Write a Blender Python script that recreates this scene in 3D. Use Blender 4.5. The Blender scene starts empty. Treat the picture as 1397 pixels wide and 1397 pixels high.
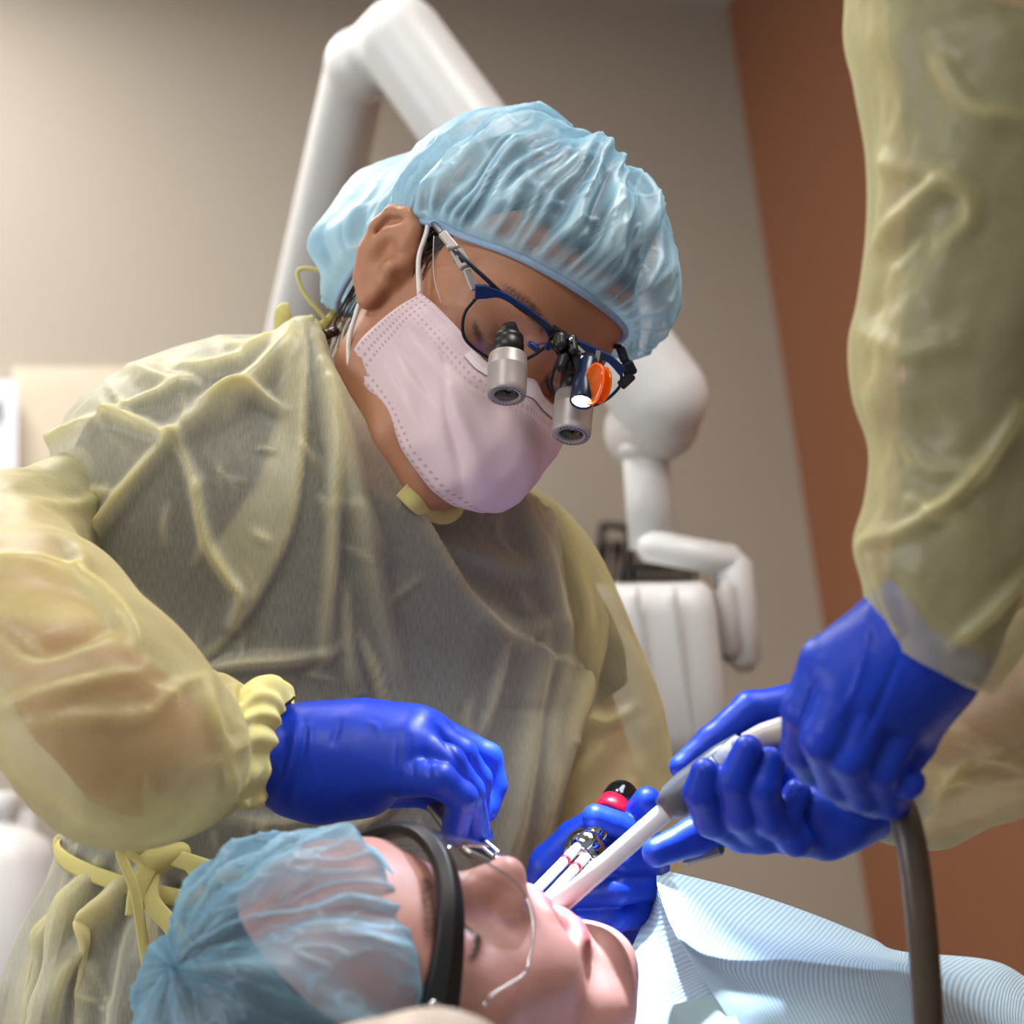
import bpy, math, random
import numpy as np
from mathutils import Vector, Matrix, noise as mnoise
random.seed(4)
S = bpy.context.scene
COL = S.collection
# ------------------------------------------------------------------ camera frame
F, CC = 2600.0, 698.5
CAMZ, PITCH, ROLL = 1.02, math.radians(12), math.radians(7)
_u0 = np.array([0, -math.sin(PITCH), math.cos(PITCH)]); _r0 = np.array([1.0, 0, 0])
_b = np.array([0, -math.cos(PITCH), -math.sin(PITCH)])
_up = _u0*math.cos(ROLL) + _r0*math.sin(ROLL); _rt = _r0*math.cos(ROLL) - _u0*math.sin(ROLL)
M = np.stack([_rt, _up, _b], 1)              # view -> world rotation
CAM = np.array([0, 0, CAMZ])
def V(px, py, d): return np.array([(px-CC)/F*d, -(py-CC)/F*d, -d])      # metres in view axes
def Vs(l): return np.array([V(*p) for p in l])
def proj(v):
    v = np.atleast_2d(v); d = -v[:, 2]
    return np.stack([v[:, 0]/d*F+CC, -v[:, 1]/d*F+CC], 1)
def W(v): return np.atleast_2d(v) @ M.T + CAM
def w2v(w): return (np.atleast_2d(w) - CAM) @ M
def nrm(v): v = np.asarray(v, float); return v/np.linalg.norm(v)
WUP = w2v(CAM+np.array([0, 0, 1.]))[0]       # world up in view axes
def rx(a): a = math.radians(a); return np.array([[1,0,0],[0,math.cos(a),-math.sin(a)],[0,math.sin(a),math.cos(a)]])
def ry(a): a = math.radians(a); return np.array([[math.cos(a),0,math.sin(a)],[0,1,0],[-math.sin(a),0,math.cos(a)]])
def rz(a): a = math.radians(a); return np.array([[math.cos(a),-math.sin(a),0],[math.sin(a),math.cos(a),0],[0,0,1]])
# ------------------------------------------------------------------ materials
def lin(h):
    h = h.lstrip('#'); c = [int(h[i:i+2], 16)/255 for i in (0, 2, 4)]
    return tuple(x/12.92 if x <= .04045 else ((x+.055)/1.055)**2.4 for x in c) + (1,)
def newmat(name):
    m = bpy.data.materials.new(name); m.use_nodes = True
    nt = m.node_tree; nt.nodes.clear(); o = nt.nodes.new('ShaderNodeOutputMaterial')
    return m, nt, o
def N(nt, t, **kw):
    n = nt.nodes.new(t)
    for k, v in kw.items():
        if k in n.inputs.keys(): n.inputs[k].default_value = v
        else: setattr(n, k, v)
    return n
def L(nt, a, b): nt.links.new(a, b)
def noise_col(nt, c1, c2, scale=20, detail=4, vec=None, stretch=None):
    tc = N(nt, 'ShaderNodeTexCoord'); mp = N(nt, 'ShaderNodeMapping')
    L(nt, tc.outputs['Object'], mp.inputs['Vector'])
    if stretch: mp.inputs['Scale'].default_value = stretch
    n = N(nt, 'ShaderNodeTexNoise', Scale=scale, Detail=detail); L(nt, mp.outputs[0], n.inputs['Vector'])
    r = N(nt, 'ShaderNodeMix', data_type='RGBA'); L(nt, n.outputs['Fac'], r.inputs[0])
    r.inputs[6].default_value = c1; r.inputs[7].default_value = c2
    return r.outputs[2], n.outputs['Fac'], mp
def bump(nt, h, strength=.2, dist=.001):
    b = N(nt, 'ShaderNodeBump', Strength=strength, Distance=dist); L(nt, h, b.inputs['Height']); return b.outputs[0]
def mat(name, c, rough=.5, metal=0., c2=None, scale=30, bmp=0., bdist=.001, spec=.5, coat=0., emit=None, estr=0., stretch=None, trans=0., ior=1.45, sheen=0., alpha=1.):
    m, nt, o = newmat(name); c = lin(c) if isinstance(c, str) else c
    p = N(nt, 'ShaderNodeBsdfPrincipled'); L(nt, p.outputs[0], o.inputs[0])
    p.inputs['Roughness'].default_value = rough; p.inputs['Metallic'].default_value = metal
    p.inputs['Specular IOR Level'].default_value = spec; p.inputs['Coat Weight'].default_value = coat
    p.inputs['Transmission Weight'].default_value = trans; p.inputs['IOR'].default_value = ior
    p.inputs['Sheen Weight'].default_value = sheen; p.inputs['Alpha'].default_value = alpha
    c2 = lin(c2) if isinstance(c2, str) else (c2 or tuple(x*.88 for x in c[:3])+(1,))
    cs, fac, _ = noise_col(nt, c, c2, scale, 4, stretch=stretch); L(nt, cs, p.inputs['Base Color'])
    if bmp: L(nt, bump(nt, fac, bmp, bdist), p.inputs['Normal'])
    if emit is not None:
        p.inputs['Emission Color'].default_value = lin(emit); p.inputs['Emission Strength'].default_value = estr
    return m
def skin_mat(name, c, c2, lip, sss=.12, rough=.5):
    m, nt, o = newmat(name); p = N(nt, 'ShaderNodeBsdfPrincipled'); L(nt, p.outputs[0], o.inputs[0])
    cs, fac, _ = noise_col(nt, lin(c), lin(c2), 28, 5)
    at = N(nt, 'ShaderNodeAttribute', attribute_name='tint')
    sp = N(nt, 'ShaderNodeSeparateColor'); L(nt, at.outputs['Color'], sp.inputs[0])
    mx = N(nt, 'ShaderNodeMix', data_type='RGBA'); L(nt, sp.outputs[0], mx.inputs[0]); L(nt, cs, mx.inputs[6]); mx.inputs[7].default_value = lin(lip)
    mh = N(nt, 'ShaderNodeMix', data_type='RGBA'); L(nt, sp.outputs[1], mh.inputs[0]); L(nt, mx.outputs[2], mh.inputs[6]); mh.inputs[7].default_value = lin('#1b1310')
    L(nt, mh.outputs[2], p.inputs['Base Color'])
    p.inputs['Roughness'].default_value = rough; p.inputs['Subsurface Weight'].default_value = sss
    p.inputs['Subsurface Radius'].default_value = (.012, .005, .003); p.inputs['Subsurface Scale'].default_value = .5
    n2 = N(nt, 'ShaderNodeTexNoise', Scale=420, Detail=3); tc = N(nt, 'ShaderNodeTexCoord'); L(nt, tc.outputs['Object'], n2.inputs['Vector'])
    L(nt, bump(nt, n2.outputs['Fac'], .25, .0006), p.inputs['Normal'])
    return m
def cloth_mat(name, c, c2, a0, a1, fold_c=None, fibre=(900, 130, 130), rough=.75, trl=.35, fold_gain=.5, power=2.2, weave=.16, glossy=.12):
    """thin see-through non-woven cloth: denser where seen edge-on and where the cloth lies double ('fold')"""
    m, nt, o = newmat(name)
    cs, fac, _ = noise_col(nt, lin(c), lin(c2), 9, 3)
    at = N(nt, 'ShaderNodeAttribute', attribute_name='fold')
    if fold_c:
        fx = N(nt, 'ShaderNodeMix', data_type='RGBA'); fx.clamp_factor = True
        L(nt, at.outputs['Fac'], fx.inputs[0]); L(nt, cs, fx.inputs[6]); fx.inputs[7].default_value = lin(fold_c); cs = fx.outputs[2]
    tc = N(nt, 'ShaderNodeTexCoord'); mp = N(nt, 'ShaderNodeMapping'); L(nt, tc.outputs['UV'], mp.inputs['Vector'])
    mp.inputs['Scale'].default_value = fibre
    fn = N(nt, 'ShaderNodeTexNoise', Scale=1, Detail=3); L(nt, mp.outputs[0], fn.inputs['Vector'])
    lw = N(nt, 'ShaderNodeLayerWeight', Blend=.5)
    pw = N(nt, 'ShaderNodeMath', operation='POWER'); L(nt, lw.outputs['Facing'], pw.inputs[0]); pw.inputs[1].default_value = power
    mr = N(nt, 'ShaderNodeMapRange'); L(nt, pw.outputs[0], mr.inputs['Value']); mr.inputs['To Min'].default_value = a0; mr.inputs['To Max'].default_value = a1
    fm = N(nt, 'ShaderNodeMath', operation='MULTIPLY_ADD'); L(nt, at.outputs['Fac'], fm.inputs[0]); fm.inputs[1].default_value = fold_gain; L(nt, mr.outputs[0], fm.inputs[2])
    wv = N(nt, 'ShaderNodeMath', operation='SUBTRACT'); L(nt, fn.outputs['Fac'], wv.inputs[0]); wv.inputs[1].default_value = .5
    am = N(nt, 'ShaderNodeMath', operation='MULTIPLY_ADD'); am.use_clamp = True
    L(nt, wv.outputs[0], am.inputs[0]); am.inputs[1].default_value = weave*4; L(nt, fm.outputs[0], am.inputs[2])
    nb = bump(nt, fn.outputs['Fac'], .18, .0006)
    d = N(nt, 'ShaderNodeBsdfDiffuse', Roughness=.5); t = N(nt, 'ShaderNodeBsdfTranslucent'); g = N(nt, 'ShaderNodeBsdfGlossy', Roughness=.42)
    for x in (d, t): L(nt, cs, x.inputs['Color'])
    for x in (d, g): L(nt, nb, x.inputs['Normal'])
    m1 = N(nt, 'ShaderNodeMixShader', Fac=trl); L(nt, d.outputs[0], m1.inputs[1]); L(nt, t.outputs[0], m1.inputs[2])
    m3 = N(nt, 'ShaderNodeMixShader', Fac=glossy); L(nt, m1.outputs[0], m3.inputs[1]); L(nt, g.outputs[0], m3.inputs[2])
    tr = N(nt, 'ShaderNodeBsdfTransparent'); m2 = N(nt, 'ShaderNodeMixShader')
    L(nt, am.outputs[0], m2.inputs[0]); L(nt, tr.outputs[0], m2.inputs[1]); L(nt, m3.outputs[0], m2.inputs[2]); L(nt, m2.outputs[0], o.inputs[0])
    return m
def glass_mat(name, c=(1, 1, 1, 1), a=.12, rough=.03, power=2.5):
    m, nt, o = newmat(name)
    tr = N(nt, 'ShaderNodeBsdfTransparent'); g = N(nt, 'ShaderNodeBsdfGlossy', Roughness=rough); tr.inputs[0].default_value = c
    lw = N(nt, 'ShaderNodeLayerWeight', Blend=.5); pw = N(nt, 'ShaderNodeMath', operation='POWER'); L(nt, lw.outputs['Facing'], pw.inputs[0]); pw.inputs[1].default_value = power
    mr = N(nt, 'ShaderNodeMapRange'); L(nt, pw.outputs[0], mr.inputs['Value']); mr.inputs['To Min'].default_value = a; mr.inputs['To Max'].default_value = .8
    mx = N(nt, 'ShaderNodeMixShader'); L(nt, mr.outputs[0], mx.inputs[0]); L(nt, tr.outputs[0], mx.inputs[1]); L(nt, g.outputs[0], mx.inputs[2]); L(nt, mx.outputs[0], o.inputs[0])
    return m
# ------------------------------------------------------------------ objects
class Root:
    def __init__(s, ob, w): s.ob, s.w = ob, np.array(w, float)
def props(o, label=None, cat=None, group=None, kind=None):
    if label: o['label'] = label
    if cat: o['category'] = cat
    if group: o['group'] = group
    if kind: o['kind'] = kind
def thing(name, label, cat, v=None, w=None, group=None):
    if w is None: w = W(v)[0]
    o = bpy.data.objects.new(name, None); COL.objects.link(o); o.location = w; o.empty_display_size = .05
    props(o, label, cat, group); return Root(o, w)
def obj(name, vq, m, parent=None, smooth=True, world=False, label=None, cat=None, group=None, kind=None, attr=None, uv=None, sharp=None):
    v, q = vq[0], vq[1]
    w = np.asarray(v, float) if world else W(v)
    if parent is None: org = w.mean(0); org[2] = w[:, 2].min()
    else: org = parent.w
    me = bpy.data.meshes.new(name); me.from_pydata((w-org).tolist(), [], [list(map(int, f)) for f in q]); me.update()
    if smooth: me.polygons.foreach_set('use_smooth', [True]*len(me.polygons))
    if attr is not None:
        for k, a in attr.items():
            if np.ndim(a) == 1:
                at = me.attributes.new(k, 'FLOAT', 'POINT'); at.data.foreach_set('value', np.asarray(a, np.float32))
            else:
                at = me.color_attributes.new(k, 'FLOAT_COLOR', 'POINT'); at.data.foreach_set('color', np.asarray(a, np.float32).ravel())
    if uv is not None:
        ul = me.uv_layers.new(name='UVMap'); li = np.zeros(len(me.loops), np.int32); me.loops.foreach_get('vertex_index', li)
        ul.data.foreach_set('uv', np.asarray(uv, np.float32)[li].ravel())
    o = bpy.data.objects.new(name, me); COL.objects.link(o); o.location = org if parent is None else (0, 0, 0)
    me.materials.append(m)
    if parent is not None: o.parent = parent.ob
    props(o, label, cat, group, kind)
    if sharp: 
        md = o.modifiers.new('edge', 'BEVEL'); md.width = sharp; md.segments = 3; md.limit_method = 'ANGLE'
    r = Root(o, org); return r
def join(*ms):
    vs, fs, n = [], [], 0
    for v, f in [(m[0], m[1]) for m in ms]:
        v = np.asarray(v, float); vs.append(v); fs += [[int(i)+n for i in q] for q in f]; n += len(v)
    return np.concatenate(vs), fs
def xf(m, R=None, t=(0, 0, 0), s=1.):
    v = np.asarray(m[0], float)*s
    if R is not None: v = v @ np.asarray(R).T
    return v+np.asarray(t), m[1]
# ------------------------------------------------------------------ mesh makers
def grid_faces(n, m, closed=True, off=0):
    f = []
    for i in range(n-1):
        for j in range(m if closed else m-1):
            k = (j+1) % m; f.append((off+i*m+j, off+i*m+k, off+(i+1)*m+k, off+(i+1)*m+j))
    return f
def loft(rings, caps=True, closed=True):
    rings = np.asarray(rings); n, m = rings.shape[:2]; v = rings.reshape(-1, 3); f = grid_faces(n, m, closed)
    if caps and closed:
        v = np.concatenate([v, rings[0].mean(0)[None], rings[-1].mean(0)[None]]); a, b = n*m, n*m+1
        for j in range(m):
            k = (j+1) % m; f.append((a, k, j)); f.append((b, (n-1)*m+j, (n-1)*m+k))
    return v, f
def catmull(p, n):
    p = np.asarray(p, float); k = len(p)
    if k < 3:
        t = np.linspace(0, 1, n)[:, None]; return p[0]*(1-t)+p[-1]*t
    q = np.concatenate([[2*p[0]-p[1]], p, [2*p[-1]-p[-2]]]); t = np.linspace(0, k-1, n); i = np.minimum(t.astype(int), k-2); u = (t-i)[:, None]
    a, b, c, d = q[i], q[i+1], q[i+2], q[i+3]
    return .5*((2*b)+(c-a)*u+(2*a-5*b+4*c-d)*u**2+(3*b-a-3*c+d)*u**3)
def frames(p):
    t = np.gradient(p, axis=0); t /= np.linalg.norm(t, axis=1)[:, None]+1e-12
    n = np.zeros_like(t); a = np.array([0, 0, 1.]) if abs(t[0, 2]) < .9 else np.array([1., 0, 0])
    x = np.cross(t[0], a); n[0] = x/np.linalg.norm(x)
    for i in range(1, len(p)):
        x = n[i-1]-t[i]*(n[i-1]@t[i]); n[i] = x/np.linalg.norm(x)
    return t, n, np.cross(t, n)
def tube(pts, r, seg=12, n=None, caps=True, flat=1., up=None, closed=False):
    pts = np.asarray(pts, float); n = n or max(2, (len(pts)-1)*8 if len(pts) > 2 else 2)
    p = catmull(pts, n); rr = np.interp(np.linspace(0, 1, n), np.linspace(0, 1, len(np.atleast_1d(r))), np.atleast_1d(r)) if np.ndim(r) else np.full(n, r)
    t, a, b = frames(p)
    if up is not None:
        up = np.asarray(up, float); a = np.cross(t, up); a /= np.linalg.norm(a, axis=1)[:, None]+1e-9; b = np.cross(t, a)
    th = np.linspace(0, 2*np.pi, seg, endpoint=False)
    rings = p[:, None]+rr[:, None, None]*(np.cos(th)[None, :, None]*a[:, None]+flat*np.sin(th)[None, :, None]*b[:, None])
    if caps:   # rounded shoulder
        pass
    return loft(rings, caps)
def lathe(prof, axis, org, seg=32):
    """prof: (radius, height along axis) list"""
    axis = nrm(axis); a = np.cross(axis, [0.3, .1, 1.0] if abs(axis[2]) < .9 else [1, 0, 0]); a = nrm(a); b = np.cross(axis, a)
    th = np.linspace(0, 2*np.pi, seg, endpoint=False); pr = np.asarray(prof, float)
    rings = np.asarray(org)+pr[:, 1][:, None, None]*axis+pr[:, 0][:, None, None]*(np.cos(th)[None, :, None]*a+np.sin(th)[None, :, None]*b)
    return loft(rings)
def box(c, s, R=None, ch=0.):
    """box with chamfered edges"""
    c = np.asarray(c, float); h = np.asarray(s, float)/2
    if ch <= 0:
        v = np.array([[x, y, z] for x in (-1, 1) for y in (-1, 1) for z in (-1, 1)])*h
        f = [(0,1,3,2),(4,6,7,5),(0,4,5,1),(2,3,7,6),(0,2,6,4),(1,5,7,3)]
    else:
        v = []; idx = {}; ch = min(ch, h.min()*.98)
        for ax in range(3):
            for sx in (-1, 1):
                for sy in (-1, 1):
                    for sz in (-1, 1):
                        p = np.array([sx, sy, sz], float)*(h-ch); p[ax] = (sx, sy, sz)[ax]*h[ax]
                        idx[(ax, sx, sy, sz)] = len(v); v.append(p)
        f = []
        for ax in range(3):
            o = [i for i in range(3) if i != ax]
            for s_ in (-1, 1):
                def key(a_, b_):
                    k = [0, 0, 0]; k[ax] = s_; k[o[0]] = a_; k[o[1]] = b_; return idx[(ax, *k)]
                f.append((key(-1, -1), key(1, -1), key(1, 1), key(-1, 1)))
        for e in range(3):
            o = [i for i in range(3) if i != e]
            for a_ in (-1, 1):
                for b_ in (-1, 1):
                    def key(ax, ev):
                        k = [0, 0, 0]; k[e] = ev; k[o[0]] = a_; k[o[1]] = b_; return idx[(ax, *k)]
                    f.append((key(o[0], -1), key(o[0], 1), key(o[1], 1), key(o[1], -1)))
        for sx in (-1, 1):
            for sy in (-1, 1):
                for sz in (-1, 1): f.append(tuple(idx[(ax, sx, sy, sz)] for ax in range(3)))
        v = np.array(v)
    v = np.asarray(v, float)
    # consistent outward winding (convex)
    g = []
    for q in f:
        p = v[list(q)]; n_ = np.cross(p[1]-p[0], p[2]-p[0]); g.append(q if n_ @ p.mean(0) > 0 else q[::-1])
    if R is not None: v = v @ np.asarray(R).T
    return v+c, g
def vnormals(v, f):
    n = np.zeros_like(v); q = [x for x in f if len(x) == 4]; t = [x for x in f if len(x) == 3]
    for arr in (q, t):
        if not arr: continue
        a = np.asarray(arr); e = np.cross(v[a[:, 2]]-v[a[:, 0]], v[a[:, 3 if a.shape[1] == 4 else 1]]-v[a[:, 1 if a.shape[1] == 4 else 0]])
        if a.shape[1] == 3: e = -e
        for k in range(a.shape[1]):
            for c in range(3): n[:, c] += np.bincount(a[:, k], e[:, c], len(v))
    return n/(np.linalg.norm(n, axis=1)[:, None]+1e-12)
def lap(v, f, it=2, lam=.5):
    a = np.asarray([x for x in f if len(x) == 4]); e = np.concatenate([a[:, [0, 1]], a[:, [1, 2]], a[:, [2, 3]], a[:, [3, 0]]]); e = np.concatenate([e, e[:, ::-1]])
    deg = np.bincount(e[:, 0], minlength=len(v))[:, None]+1e-9
    for _ in range(it):
        s = np.stack([np.bincount(e[:, 0], v[e[:, 1], c], len(v)) for c in range(3)], 1); v = v+lam*(s/deg-v)
    return v
# ------------------------------------------------------------------ blended solids on a grid -> one continuous skin
class Solid:
    def __init__(s, lo, hi, h):
        s.lo, s.h = np.asarray(lo, float), h; s.n = np.ceil((np.asarray(hi)-s.lo)/h).astype(int)+1
        s.f = np.full(s.n, .5, np.float32)
    def _sub(s, lo, hi, pad):
        i0 = np.maximum(0, np.floor((lo-pad-s.lo)/s.h).astype(int)); i1 = np.minimum(s.n, np.ceil((hi+pad-s.lo)/s.h).astype(int)+1)
        if np.any(i1 <= i0): return None
        g = [s.lo[k]+s.h*np.arange(i0[k], i1[k]) for k in range(3)]
        return tuple(slice(a, b) for a, b in zip(i0, i1)), np.stack(np.meshgrid(*g, indexing='ij'), -1)
    def _mix(s, sl, d, k, sub):
        a = s.f[sl]
        if sub:
            d = -d; h = np.maximum(k-np.abs(a-d), 0)/k; s.f[sl] = np.maximum(a, d)+h*h*k*.25
        else:
            h = np.maximum(k-np.abs(a-d), 0)/k; s.f[sl] = np.minimum(a, d)-h*h*k*.25
    def ell(s, c, r, k=.01, R=None, sub=False):
        c, r = np.asarray(c, float), np.asarray(r, float)*np.ones(3); m = r.max() if R is not None else r
        q = s._sub(c-m, c+m, k+3*s.h)
        if q is None: return
        p = q[1]-c
        if R is not None: p = p @ np.asarray(R)
        k0 = np.linalg.norm(p/r, axis=-1); k1 = np.linalg.norm(p/r**2, axis=-1)+1e-9
        s._mix(q[0], k0*(k0-1)/k1, k, sub)
    def cone(s, a, b, ra, rb, k=.01, sub=False):
        a, b = np.asarray(a, float), np.asarray(b, float); m = max(ra, rb)
        q = s._sub(np.minimum(a, b)-m, np.maximum(a, b)+m, k+3*s.h)
        if q is None: return
        ab = b-a; t = np.clip(((q[1]-a) @ ab)/(ab @ ab+1e-12), 0, 1)
        d = np.linalg.norm(q[1]-a-t[..., None]*ab, axis=-1)-(ra+(rb-ra)*t); s._mix(q[0], d, k, sub)
    def chain(s, pts, r, k=.01, kin=None, n=None, sub=False):
        """a bent limb; its own links blend with kin, its root with the rest by k"""
        pts = np.asarray(pts, float); r = np.asarray(r, float)*np.ones(len(pts))
        m = r.max(); q = s._sub(pts.min(0)-m, pts.max(0)+m, k+3*s.h)
        if q is None: return
        D = None; kin = kin or .004
        for i in range(len(pts)-1):
            a, ab = pts[i], pts[i+1]-pts[i]; t = np.clip(((q[1]-a) @ ab)/(ab @ ab+1e-12), 0, 1)
            d = np.linalg.norm(q[1]-a-t[..., None]*ab, axis=-1)-(r[i]+(r[i+1]-r[i])*t)
            if D is None: D = d
            else: h = np.maximum(kin-np.abs(D-d), 0)/kin; D = np.minimum(D, d)-h*h*kin*.25
        s._mix(q[0], D, k, sub)
    def mesh(s, iso=0., smooth=2):
        f = s.f-iso; S_ = f < 0; n = np.array(f.shape)
        off = [(i, j, k) for i in (0, 1) for j in (0, 1) for k in (0, 1)]
        cnt = sum(S_[o[0]:n[0]-1+o[0], o[1]:n[1]-1+o[1], o[2]:n[2]-1+o[2]].astype(np.int8) for o in off)
        I = np.stack(np.nonzero((cnt > 0) & (cnt < 8)), 1); vid = np.full(n-1, -1, np.int64); vid[tuple(I.T)] = np.arange(len(I))
        pos = np.zeros((len(I), 3)); c = np.zeros(len(I))
        for a in off:
            for ax in range(3):
                if a[ax] == 0:
                    b = list(a); b[ax] = 1; fa = f[tuple((I+a).T)]; fb = f[tuple((I+b).T)]; m = (fa < 0) != (fb < 0)
                    t = np.where(m, fa/(fa-fb+1e-20), 0); e = np.asarray(a)+t[:, None]*(np.asarray(b)-np.asarray(a)); pos += m[:, None]*e; c += m
        v = s.lo+s.h*(I+pos/np.maximum(c, 1)[:, None]); q = []
        for ax in range(3):
            o1, o2 = (ax+1) % 3, (ax+2) % 3; lo = np.zeros(3, int); lo[o1] = lo[o2] = 1; hi = n-1; hi = hi.copy()
            sl = tuple(slice(lo[k], hi[k]) for k in range(3)); sh = list(sl); sh[ax] = slice(sl[ax].start+1, sl[ax].stop+1)
            A, B = S_[sl], S_[tuple(sh)]
            for flip, mm in ((False, A & ~B), (True, ~A & B)):
                J = np.stack(np.nonzero(mm), 1)+lo
                if not len(J): continue
                e1 = np.zeros(3, int); e1[o1] = 1; e2 = np.zeros(3, int); e2[o2] = 1
                Q = np.stack([vid[tuple((J-e1-e2).T)], vid[tuple((J-e2).T)], vid[tuple(J.T)], vid[tuple((J-e1).T)]], 1)
                q.append(Q[:, ::-1] if flip else Q)
        q = np.concatenate(q); q = q[(q >= 0).all(1)]
        if smooth: v = lap(v, q, smooth, .45)
        return v, q
# ------------------------------------------------------------------ folds: distance of points to a crease line
def seg_dist(p, line):
    line = np.asarray(line, float); best = np.full(len(p), 1e9); side = np.zeros(len(p)); along = np.zeros(len(p))
    L_ = np.r_[0, np.cumsum(np.linalg.norm(np.diff(line, axis=0), axis=1))]
    for i in range(len(line)-1):
        a, ab = line[i], line[i+1]-line[i]; t = np.clip((p-a) @ ab/(ab @ ab), 0, 1); e = p-a-t[:, None]*ab; d = np.linalg.norm(e, axis=1); m = d < best
        best[m] = d[m]; side[m] = (ab[0]*e[:, 1]-ab[1]*e[:, 0])[m]; along[m] = ((L_[i]+t*np.linalg.norm(ab))/L_[-1])[m]
    return best, np.sign(side), along
def inpoly(p, poly):
    poly = np.asarray(poly, float); r = np.zeros(len(p), bool); j = len(poly)-1
    for i in range(len(poly)):
        a, b = poly[i], poly[j]; c = (a[1] > p[:, 1]) != (b[1] > p[:, 1]); x = (b[0]-a[0])*(p[:, 1]-a[1])/(b[1]-a[1]+1e-12)+a[0]; r ^= c & (p[:, 0] < x); j = i
    return r
def sstep(a, b, x): t = np.clip((x-a)/(b-a), 0, 1); return t*t*(3-2*t)
_rng = np.random.RandomState(7); _perm = _rng.permutation(512); _gr = _rng.randn(512, 3); _gr /= np.linalg.norm(_gr, axis=1)[:, None]
def pnoise(p):
    """gradient noise, vectorised"""
    p = np.asarray(p, float); i = np.floor(p).astype(int); f = p-i; u = f*f*f*(f*(f*6-15)+10); out = 0
    for dx in (0, 1):
        for dy in (0, 1):
            for dz in (0, 1):
                h = _perm[(_perm[(_perm[(i[:, 0]+dx) & 511]+i[:, 1]+dy) & 511]+i[:, 2]+dz) & 511]
                g = (_gr[h]*(f-np.array([dx, dy, dz]))).sum(1)
                out = out+g*(u[:, 0] if dx else 1-u[:, 0])*(u[:, 1] if dy else 1-u[:, 1])*(u[:, 2] if dz else 1-u[:, 2])
    return out*1.6
def fbm(p, o=3):
    a = 1.; s = 0
    for k in range(o): s = s+a*pnoise(np.asarray(p)*2**k+k*17.3); a *= .5
    return s
EXPOSURE = 0.0
# ------------------------------------------------------------------ materials of the place
M_wall = mat('taupe paint', '#b1a89b', .8, c2='#aca395', scale=60, bmp=.12)
M_brown = mat('terracotta paint', '#8c5c3f', .8, c2='#87573b', scale=60, bmp=.12)
M_ceil = mat('ceiling white', '#c9c5bd', .9); M_floor = mat('vinyl floor', '#8d8478', .45, c2='#7d7468', scale=12)
M_base = mat('rubber baseboard', '#4a4038', .6)
M_xray = mat('white enamel', '#cfcfce', .34, c2='#cbcbca'); M_xgrey = mat('pale grey enamel', '#c4c0bd', .4); M_black = mat('black plastic', '#141414', .38, c2='#0c0c0c')
M_diff = mat('lit diffuser', '#ffffff', .5, emit='#fff6ea', estr=5.0); M_frame = mat('light frame', '#dddddd', .5)
# ------------------------------------------------------------------ room shell
BETA = math.radians(25)
cor = W(V(1090, 640, 3.55))[0]; D1 = np.array([-math.cos(BETA), -math.sin(BETA), 0]); D2 = np.array([math.sin(BETA), -math.cos(BETA), 0])
N1, N2 = D2, D1                              # normals into the room (back wall faces D2, right wall faces D1)
zc = 2.6
for _ in range(40):
    p = proj(w2v(np.array([cor[0], cor[1], zc])))[0]; zc += (p[1]-6)*.0009
def wallbox(a, d, n, l0, l1, z0, z1, th):
    R = np.stack([d, n, np.array([0, 0, 1.])], 1)
    return box(a*np.array([1, 1, 0])+d*(l0+l1)/2-n*th/2+np.array([0, 0, (z0+z1)/2]), (l1-l0, th, z1-z0), R)
obj('wall_back', wallbox(cor, D1, N1, -.1, 4.6, 0, zc, .1), M_wall, world=True, smooth=False, kind='structure')
obj('wall_right', wallbox(cor, D2, N2, 0, 4.2, 0, zc, .1), M_brown, world=True, smooth=False, kind='structure')
Rr = np.stack([D1, D2, np.array([0, 0, 1.])], 1)
mid = cor*np.array([1, 1, 0])+D1*2.25+D2*2.05
obj('ceiling', box(mid+np.array([0, 0, zc+.05]), (4.8, 4.4, .1), Rr), M_ceil, world=True, smooth=False, kind='structure')
obj('floor', box(mid+np.array([0, 0, -.05]), (4.8, 4.4, .1), Rr), M_floor, world=True, smooth=False, kind='structure')
obj('baseboard_back', wallbox(cor+N1*.012, D1, N1, .012, 4.6, 0, .1, .012), M_base, world=True, smooth=False, kind='structure')
obj('baseboard_right', wallbox(cor+N2*.012, D2, N2, .012, 4.2, 0, .1, .012), M_base, world=True, smooth=False, kind='structure')
def on_wall(px, py, off=0.):
    """view point where the ray meets the back wall (minus off metres into the room)"""
    r = V(px, py, 1.)@M.T; t = ((cor+N1*off-CAM)@N1)/(r@N1); return w2v(CAM+r*t)[0]
def at_z(px, py, z):
    r = V(px, py, 1.)@M.T; return w2v(CAM+r*((z-CAMZ)/r[2]))[0]
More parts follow.
